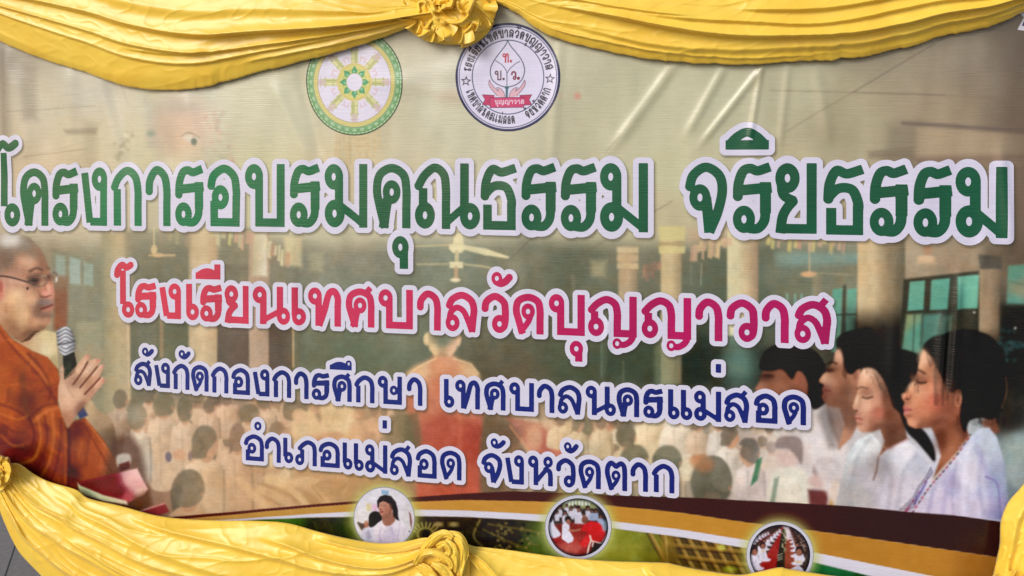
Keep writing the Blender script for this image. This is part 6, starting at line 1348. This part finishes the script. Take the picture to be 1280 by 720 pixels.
def rosette(name, label, cx, cy, rx, ry, depth, seed, back=.012, turns=1.2, kf=2.0, layers=(), soft=1.0, ridges=(), rolls=()):
    """gathered knot of cloth: a dome of deep folds with ruffled petals opening out of it"""
    nr, nth = 190, 460
    R, A = np.meshgrid(np.linspace(0.0, 1, nr), np.linspace(0, 2 * np.pi, nth, endpoint=False), indexing='ij')
    px, py = R * np.cos(A + turns * (1 - R)), R * np.sin(A + turns * (1 - R))
    wx = fbm(px * 1.3 + seed * 3, py * 1.3 + 7, 2) - .5; wy = fbm(px * 1.3 + 31, py * 1.3 + seed * 5, 2) - .5
    n1 = vnoise(px * kf + wx * 3.2 + seed * 9, py * kf * .7 + wy * 3.2 + 3)
    n2 = vnoise(px * kf * 1.9 + wx * 4 + 60, py * kf * 1.5 + wy * 4 + seed * 2)
    ridge = 1 - np.abs(2 * n1 - 1) ** .8; r2 = 1 - np.abs(2 * n2 - 1)
    h = np.sqrt(np.clip(1 - R ** 2.4, 0, 1)) * (.45 + .55 * ridge * soft + .22 * r2 ** 1.5 * soft)
    lob = 1 + .16 * (vnoise(np.cos(A) * 2.3 + seed * 5, np.sin(A) * 2.3 + 3) - .5) * 2 + .05 * (ridge - .5)
    Xp = cx + rx * R * lob * np.cos(A); Yp = cy + ry * R * lob * np.sin(A)
    for pts, am, wd in ridges:
        P = np.array(cr(pts, False, 6)); dd = np.full(R.shape, 1e9); sg = np.zeros(R.shape)
        for i in range(len(P) - 1):
            ax, ay = P[i]; dx, dy = P[i + 1] - P[i]; t = np.clip(((Xp - ax) * dx + (Yp - ay) * dy) / (dx * dx + dy * dy + 1e-9), 0, 1)
            q = np.hypot(Xp - ax - t * dx, Yp - ay - t * dy); s_ = (Xp - ax) * dy - (Yp - ay) * dx; m = q < dd
            dd = np.where(m, q, dd); sg = np.where(m, np.sign(s_), sg)
        h = h + am * (np.exp(-(dd / wd) ** 2) - .45 * np.exp(-((dd - 2.0 * wd) / wd) ** 2)) * np.clip((1 - R) * 6, 0, 1)
    V = lift(cx + rx * R * lob * np.cos(A), cy + ry * R * lob * np.sin(A), back + depth * h).reshape(-1, 3)
    def ringmesh(nm, V, nr, nth, parent):
        i, j = np.meshgrid(np.arange(nr - 1), np.arange(nth), indexing='ij')
        a = (i * nth + j).ravel(); b = (i * nth + (j + 1) % nth).ravel()
        q = np.stack([a, b, b + nth, a + nth], 1)
        return raw_mesh(nm, V, q.ravel(), np.arange(len(q)) * 4, None, SATIN, parent)
    o = ringmesh(name, V, nr, nth, None)
    tag(o, label, 'rosette', 'gathered cloth rosettes on the drapery')
    for k, (ox, oy, r0, r1, d0, d1, nruf, am) in enumerate(layers):
        nr2, nt2 = 46, 420
        T, A = np.meshgrid(np.linspace(0, 1, nr2), np.linspace(0, 2 * np.pi, nt2, endpoint=False), indexing='ij')
        ph = A * nruf + 2.2 * np.sin(A * 2 + seed + k) + 5.0 * (vnoise(np.cos(A) * 2 + k * 7 + seed, np.sin(A) * 2 + 4) - .5)
        env = .45 + .9 * vnoise(np.cos(A) * 2.6 + 13 * k + seed, np.sin(A) * 2.6 + 9)
        wv = np.sin(ph); wv = np.sign(wv) * np.abs(wv) ** .75
        rad = r0 + (r1 - r0) * T ** .8 * (.82 + .3 * vnoise(np.cos(A) * 1.8 + k, np.sin(A) * 1.8 + seed))
        Ar = A + .16 * np.cos(ph) * T * am / .3 + .4 * T
        d = back + depth * (d0 + (d1 - d0) * T ** 1.6 + am * wv * T * env + .10 * np.sin(T * np.pi))
        X = cx + ox * rx + rx * rad * np.cos(Ar); Y = cy + oy * ry + ry * rad * np.sin(Ar)
        p = ringmesh('petal', lift(X, Y, np.maximum(d, .006)).reshape(-1, 3), nr2, nt2, o)
        p.modifiers.new('thickness', 'SOLIDIFY').thickness = .001
    for pts, w0, w1, d0, d1 in rolls:
        C_ = arc(pts, 70); T, Q = np.meshgrid(np.linspace(0, 1, 70), np.linspace(-1, 1, 28), indexing='ij')
        dx, dy = np.gradient(C_[:, 0]), np.gradient(C_[:, 1]); L = np.hypot(dx, dy); nx, ny = -dy / L, dx / L
        wd = (w0 + (w1 - w0) * T) * (.25 + .75 * np.sin(np.pi * np.clip(T * .86 + .10, 0, 1)) ** .5) * (1 + .25 * (vnoise(T * 4 + w0, T * 0 + d0 * 90) - .5))
        a = Q * math.radians(84)
        d = back + d0 + (d1 - d0) * T + wd * K * .85 * np.cos(a) + .005 * (vnoise(T * 5 + w1, Q * 2 + 9) - .5) + .0035 * (1 - np.abs(2 * vnoise(T * 3 + w1 * 3 + Q * 1.2, Q * 4.5 + d0 * 300) - 1)) ** 2
        p = raw_mesh('petal', lift(C_[:, 0][:, None] + nx[:, None] * wd * np.sin(a), C_[:, 1][:, None] + ny[:, None] * wd * np.sin(a), d).reshape(-1, 3), grid_faces(28, 70)[0], grid_faces(28, 70)[1], None, SATIN, o)
        p.modifiers.new('thickness', 'SOLIDIFY').thickness = .001
    return o

GR = 'yellow cloth swags round the banner'
def build_cloth():
    swag('yellow_swag', 'yellow satin swag sagging from the upper left of the banner to the top rosette', GR,
         [(-120, -40), (0, -60), (150, -70), (320, -66), (450, -40), (540, -6)], [(-120, -4), (-50, 22), (0, 52), (60, 76), (110, 92), (150, 106), (205, 113), (250, 110), (310, 94), (400, 71), (470, 50), (510, 35), (545, 22)],
         [([(0, .50), (.15, .46), (.32, .51), (.5, .6), (.7, .68), (1, .74)], .020, .13, .016), ([(.1, .40), (.24, .41), (.38, .30), (.5, .16)], .022, .10, .012), ([(0, .58), (.2, .61), (.42, .70), (.62, .77), (.8, .80), (1, .82)], .013, .06, .010),
          ([(.05, .63), (.24, .715), (.45, .80), (.62, .83), (.85, .84)], .008, .04, .009), ([(.52, .62), (.66, .66), (.84, .72), (1, .74)], .008, .05, .010), ([(.3, .33), (.5, .44), (.72, .50), (.95, .6)], .010, .14, .05), ([(.62, .89), (.8, .905), (1, .93)], .006, .05, .010), ([(.42, .735), (.5, .75), (.58, .748)], .006, .03, .006)],
         belly=.035, seed=1)
    swag('yellow_swag', 'yellow satin swag sagging from the top rosette to the upper right corner', GR,
         [(590, -30), (720, -70), (900, -80), (1100, -80), (1250, -60), (1380, -30)], [(600, -4), (640, 13), (682, 43), (725, 56), (765, 65), (820, 75), (885, 80), (960, 79), (1060, 73), (1130, 60), (1185, 44), (1240, 32), (1285, 14), (1380, -14)],
         [([(.1, .62), (.25, .68), (.42, .77), (.6, .79), (.8, .74), (1, .7)], .024, .10, .018), ([(.25, .62), (.42, .66), (.55, .70), (.72, .62), (.9, .6)], .012, .08, .016), ([(.4, .56), (.55, .58), (.7, .5), (.85, .42)], .014, .10, .02), ([(.12, .80), (.3, .87), (.5, .88), (.7, .87), (.9, .82), (1, .8)], .010, .08, .03), ([(.1, .5), (.22, .58), (.36, .62)], .008, .05, .012),
          ([(.1, .905), (.25, .92), (.42, .95), (.55, .955)], .006, .03, .008)],
         belly=.035, seed=2, hem=1.0)
    swag('yellow_swag', 'yellow satin swag running from the lower left rosette along the foot of the banner', GR,
         [(2, 582), (22, 579), (42, 592), (62, 602), (95, 612), (112, 623), (150, 632), (200, 645), (255, 650), (320, 651), (360, 654), (400, 665), (440, 674), (475, 679), (505, 677), (530, 672), (545, 674)],
         [(-14, 600), (-6, 622), (4, 650), (20, 684), (40, 708), (80, 745), (150, 790), (260, 815), (380, 815), (480, 785), (540, 730)],
         [([(0, .45), (.1, .40), (.22, .36), (.4, .42), (.6, .5)], .016, .12, .016), ([(0, .75), (.1, .66), (.25, .58), (.45, .62)], .016, .10, .016), ([(.02, .88), (.15, .82), (.35, .78), (.6, .8)], .018, .08, .016), ([(.12, .14), (.28, .22), (.45, .34), (.7, .52), (1, .6)], .010, .12, .03), ([(.3, .06), (.5, .16), (.7, .3), (1, .4)], .012, .08, .02),
          ([(.6, .12), (.75, .22), (.9, .3), (1, .3)], .016, .08, .02), ([(.72, .06), (.86, .1), (1, .16)], .016, .06, .012), ([(.2, .50), (.35, .55), (.5, .56)], .008, .05, .012)],
         belly=.035, seed=3, edge=.02, hem=.4, pleat=.0035)
    swag('yellow_swag', 'yellow satin swag running from the bottom rosette towards the lower right corner', GR,
         [(578, 676), (590, 682), (605, 684), (640, 688), (700, 696), (760, 701), (828, 703), (842, 705), (870, 711), (920, 718), (945, 715), (974, 709), (986, 711), (1030, 718), (1060, 722), (1110, 730), (1180, 735), (1240, 726), (1262, 720)],
         [(574, 730), (600, 790), (700, 815), (850, 825), (1000, 825), (1150, 815), (1270, 790)],
         [([(0, .2), (.06, .4), (.14, .62)], .016, .10, .02), ([(.0, .1), (.05, .22), (.1, .4)], .012, .08, .016), ([(.33, .04), (.4, .3), (.45, .5)], .008, .10, .03), ([(.5, .3), (.7, .34), (1, .3)], .012, .10, .02)],
         belly=.04, seed=4, edge=.02, hem=.5, pleat=.0018)
    swag('yellow_swag', 'yellow satin drape hanging down the right edge of the banner', GR,
         [(1330, 540), (1296, 584), (1276, 610), (1262, 626), (1255, 640), (1251, 655), (1250, 680), (1246, 700), (1240, 730), (1236, 770)], [(1440, 540), (1420, 600), (1400, 650), (1390, 700), (1380, 770)],
         [([(.1, .1), (.4, .16), (.7, .1), (1, .14)], .014, .10, .03), ([(.2, .35), (.5, .42), (.8, .3), (1, .3)], .018, .12, .03), ([(.1, .6), (.5, .66), (1, .6)], .016, .12, .03)],
         belly=.03, seed=5, ns=220, ntt=120, edge=.016, hem=1.2, crumple=.0022, fr=(.02, 5.0))
    rosette('yellow_rosette', 'large crumpled yellow rosette at the top between the two emblems', 560, -4, 57, 50, .055, 1, kf=2.0, soft=.45,
            layers=[(-.05, .1, .3, 1.16, .5, .12, 9, .30), (-.62, .42, .05, .52, .3, .42, 5, .28), (-.3, .62, .05, .5, .35, .42, 4, .34), (.25, .6, .05, .55, .4, .5, 3, .3), (.62, .35, .05, .5, .3, .42, 4, .3)],
            ridges=[([(507, 26), (522, 24), (529, 34), (534, 33), (540, 26)], .34, 2.6), ([(528, 2), (535, 6), (542, 18), (550, 26), (564, 29), (578, 27), (587, 15), (590, 3)], .45, 3.0), ([(541, 4), (544, 12), (549, 15), (554, 10), (564, 7), (567, -4)], .38, 2.4),
                    ([(572, 2), (573, 9), (577, 15), (586, 12), (592, 2)], .36, 2.4), ([(535, 36), (540, 49), (545, 42), (548, 34)], .3, 2.6), ([(554, 30), (558, 40), (570, 49), (577, 45), (590, 31)], .36, 3.2), ([(600, 28), (608, 20), (612, 6), (606, -4)], .34, 2.6), ([(500, -2), (509, 10), (518, 21), (524, 14), (522, 0)], .34, 2.6)])
    rosette('yellow_rosette', 'yellow rosette rolled like a rose at the foot of the banner', 553, 716, 33, 49, .038, 2, back=.035, kf=1.2, soft=.3,
            layers=[(-.15, .5, .2, 1.0, .5, .35, 3, .22)],
            rolls=[([(519, 706), (524, 695), (536, 690), (550, 693), (562, 701), (564, 709), (556, 711)], 5.5, 3.5, .030, .036), ([(526, 694), (534, 682), (545, 671), (557, 667), (566, 672)], 6, 6, .018, .028), ([(560, 667), (572, 671), (579, 684), (578, 700), (574, 722)], 7, 7, .020, .026),
                   ([(556, 676), (566, 684), (569, 698), (570, 716)], 6, 5, .026, .034), ([(540, 704), (554, 712), (562, 724), (562, 742)], 6, 8, .034, .034), ([(522, 706), (534, 714), (542, 726), (544, 745)], 7, 9, .024, .030), ([(546, 684), (556, 680), (562, 690), (553, 695)], 4, 4, .030, .034)])
    rosette('yellow_rosette', 'small yellow knot at the lower left edge beside the orange robe', -3, 590, 19, 24, .045, 3, back=.03, kf=1.4, layers=[(0, 0, .1, .8, .6, .9, 3, .2)])
    rosette('yellow_rosette', 'yellow knot at the lower right corner below the hanging drape', 1270, 740, 32, 24, .06, 4, back=.03, kf=1.6, layers=[(0, 0, .2, 1.2, .5, .6, 6, .3)])

# ------------------------------------------------------------------ floor behind and below
def build_floor():
    m, t, b = new_mat('floor_tiles')
    N = t.nodes; Lk = t.links.new
    geo = N.new('ShaderNodeNewGeometry')
    mp = N.new('ShaderNodeMapping'); mp.inputs['Rotation'].default_value = (0, 0, math.radians(-127)); Lk(geo.outputs['Position'], mp.inputs[0])
    br = N.new('ShaderNodeTexBrick'); br.inputs['Scale'].default_value = 1.0; br.offset = .37
    br.inputs['Brick Width'].default_value = .9; br.inputs['Row Height'].default_value = .17; br.inputs['Mortar Size'].default_value = .004; br.inputs['Mortar Smooth'].default_value = .3
    br.inputs['Color1'].default_value = (.30, .25, .215, 1); br.inputs['Color2'].default_value = (.34, .285, .25, 1); br.inputs['Mortar'].default_value = (.07, .06, .05, 1)
    Lk(mp.outputs[0], br.inputs['Vector'])
    n = N.new('ShaderNodeTexNoise'); n.inputs['Scale'].default_value = 40; n.inputs['Detail'].default_value = 8; Lk(geo.outputs['Position'], n.inputs['Vector'])
    mx = N.new('ShaderNodeMix'); mx.data_type = 'RGBA'; mx.blend_type = 'MULTIPLY'; mx.inputs[0].default_value = .5
    Lk(br.outputs['Color'], mx.inputs[6]); Lk(n.outputs[0], mx.inputs[7]); Lk(mx.outputs[2], b.inputs['Base Color'])
    b.inputs['Roughness'].default_value = .7
    g = 60.0
    o = raw_mesh('floor', np.array([(-g, -g, 0), (g, -g, 0), (g, g, 0), (-g, g, 0)], float), np.arange(4), np.array([0]), None, m, smooth=False)
    o['kind'] = 'structure'
build_floor()
build_banner()
build_cloth()
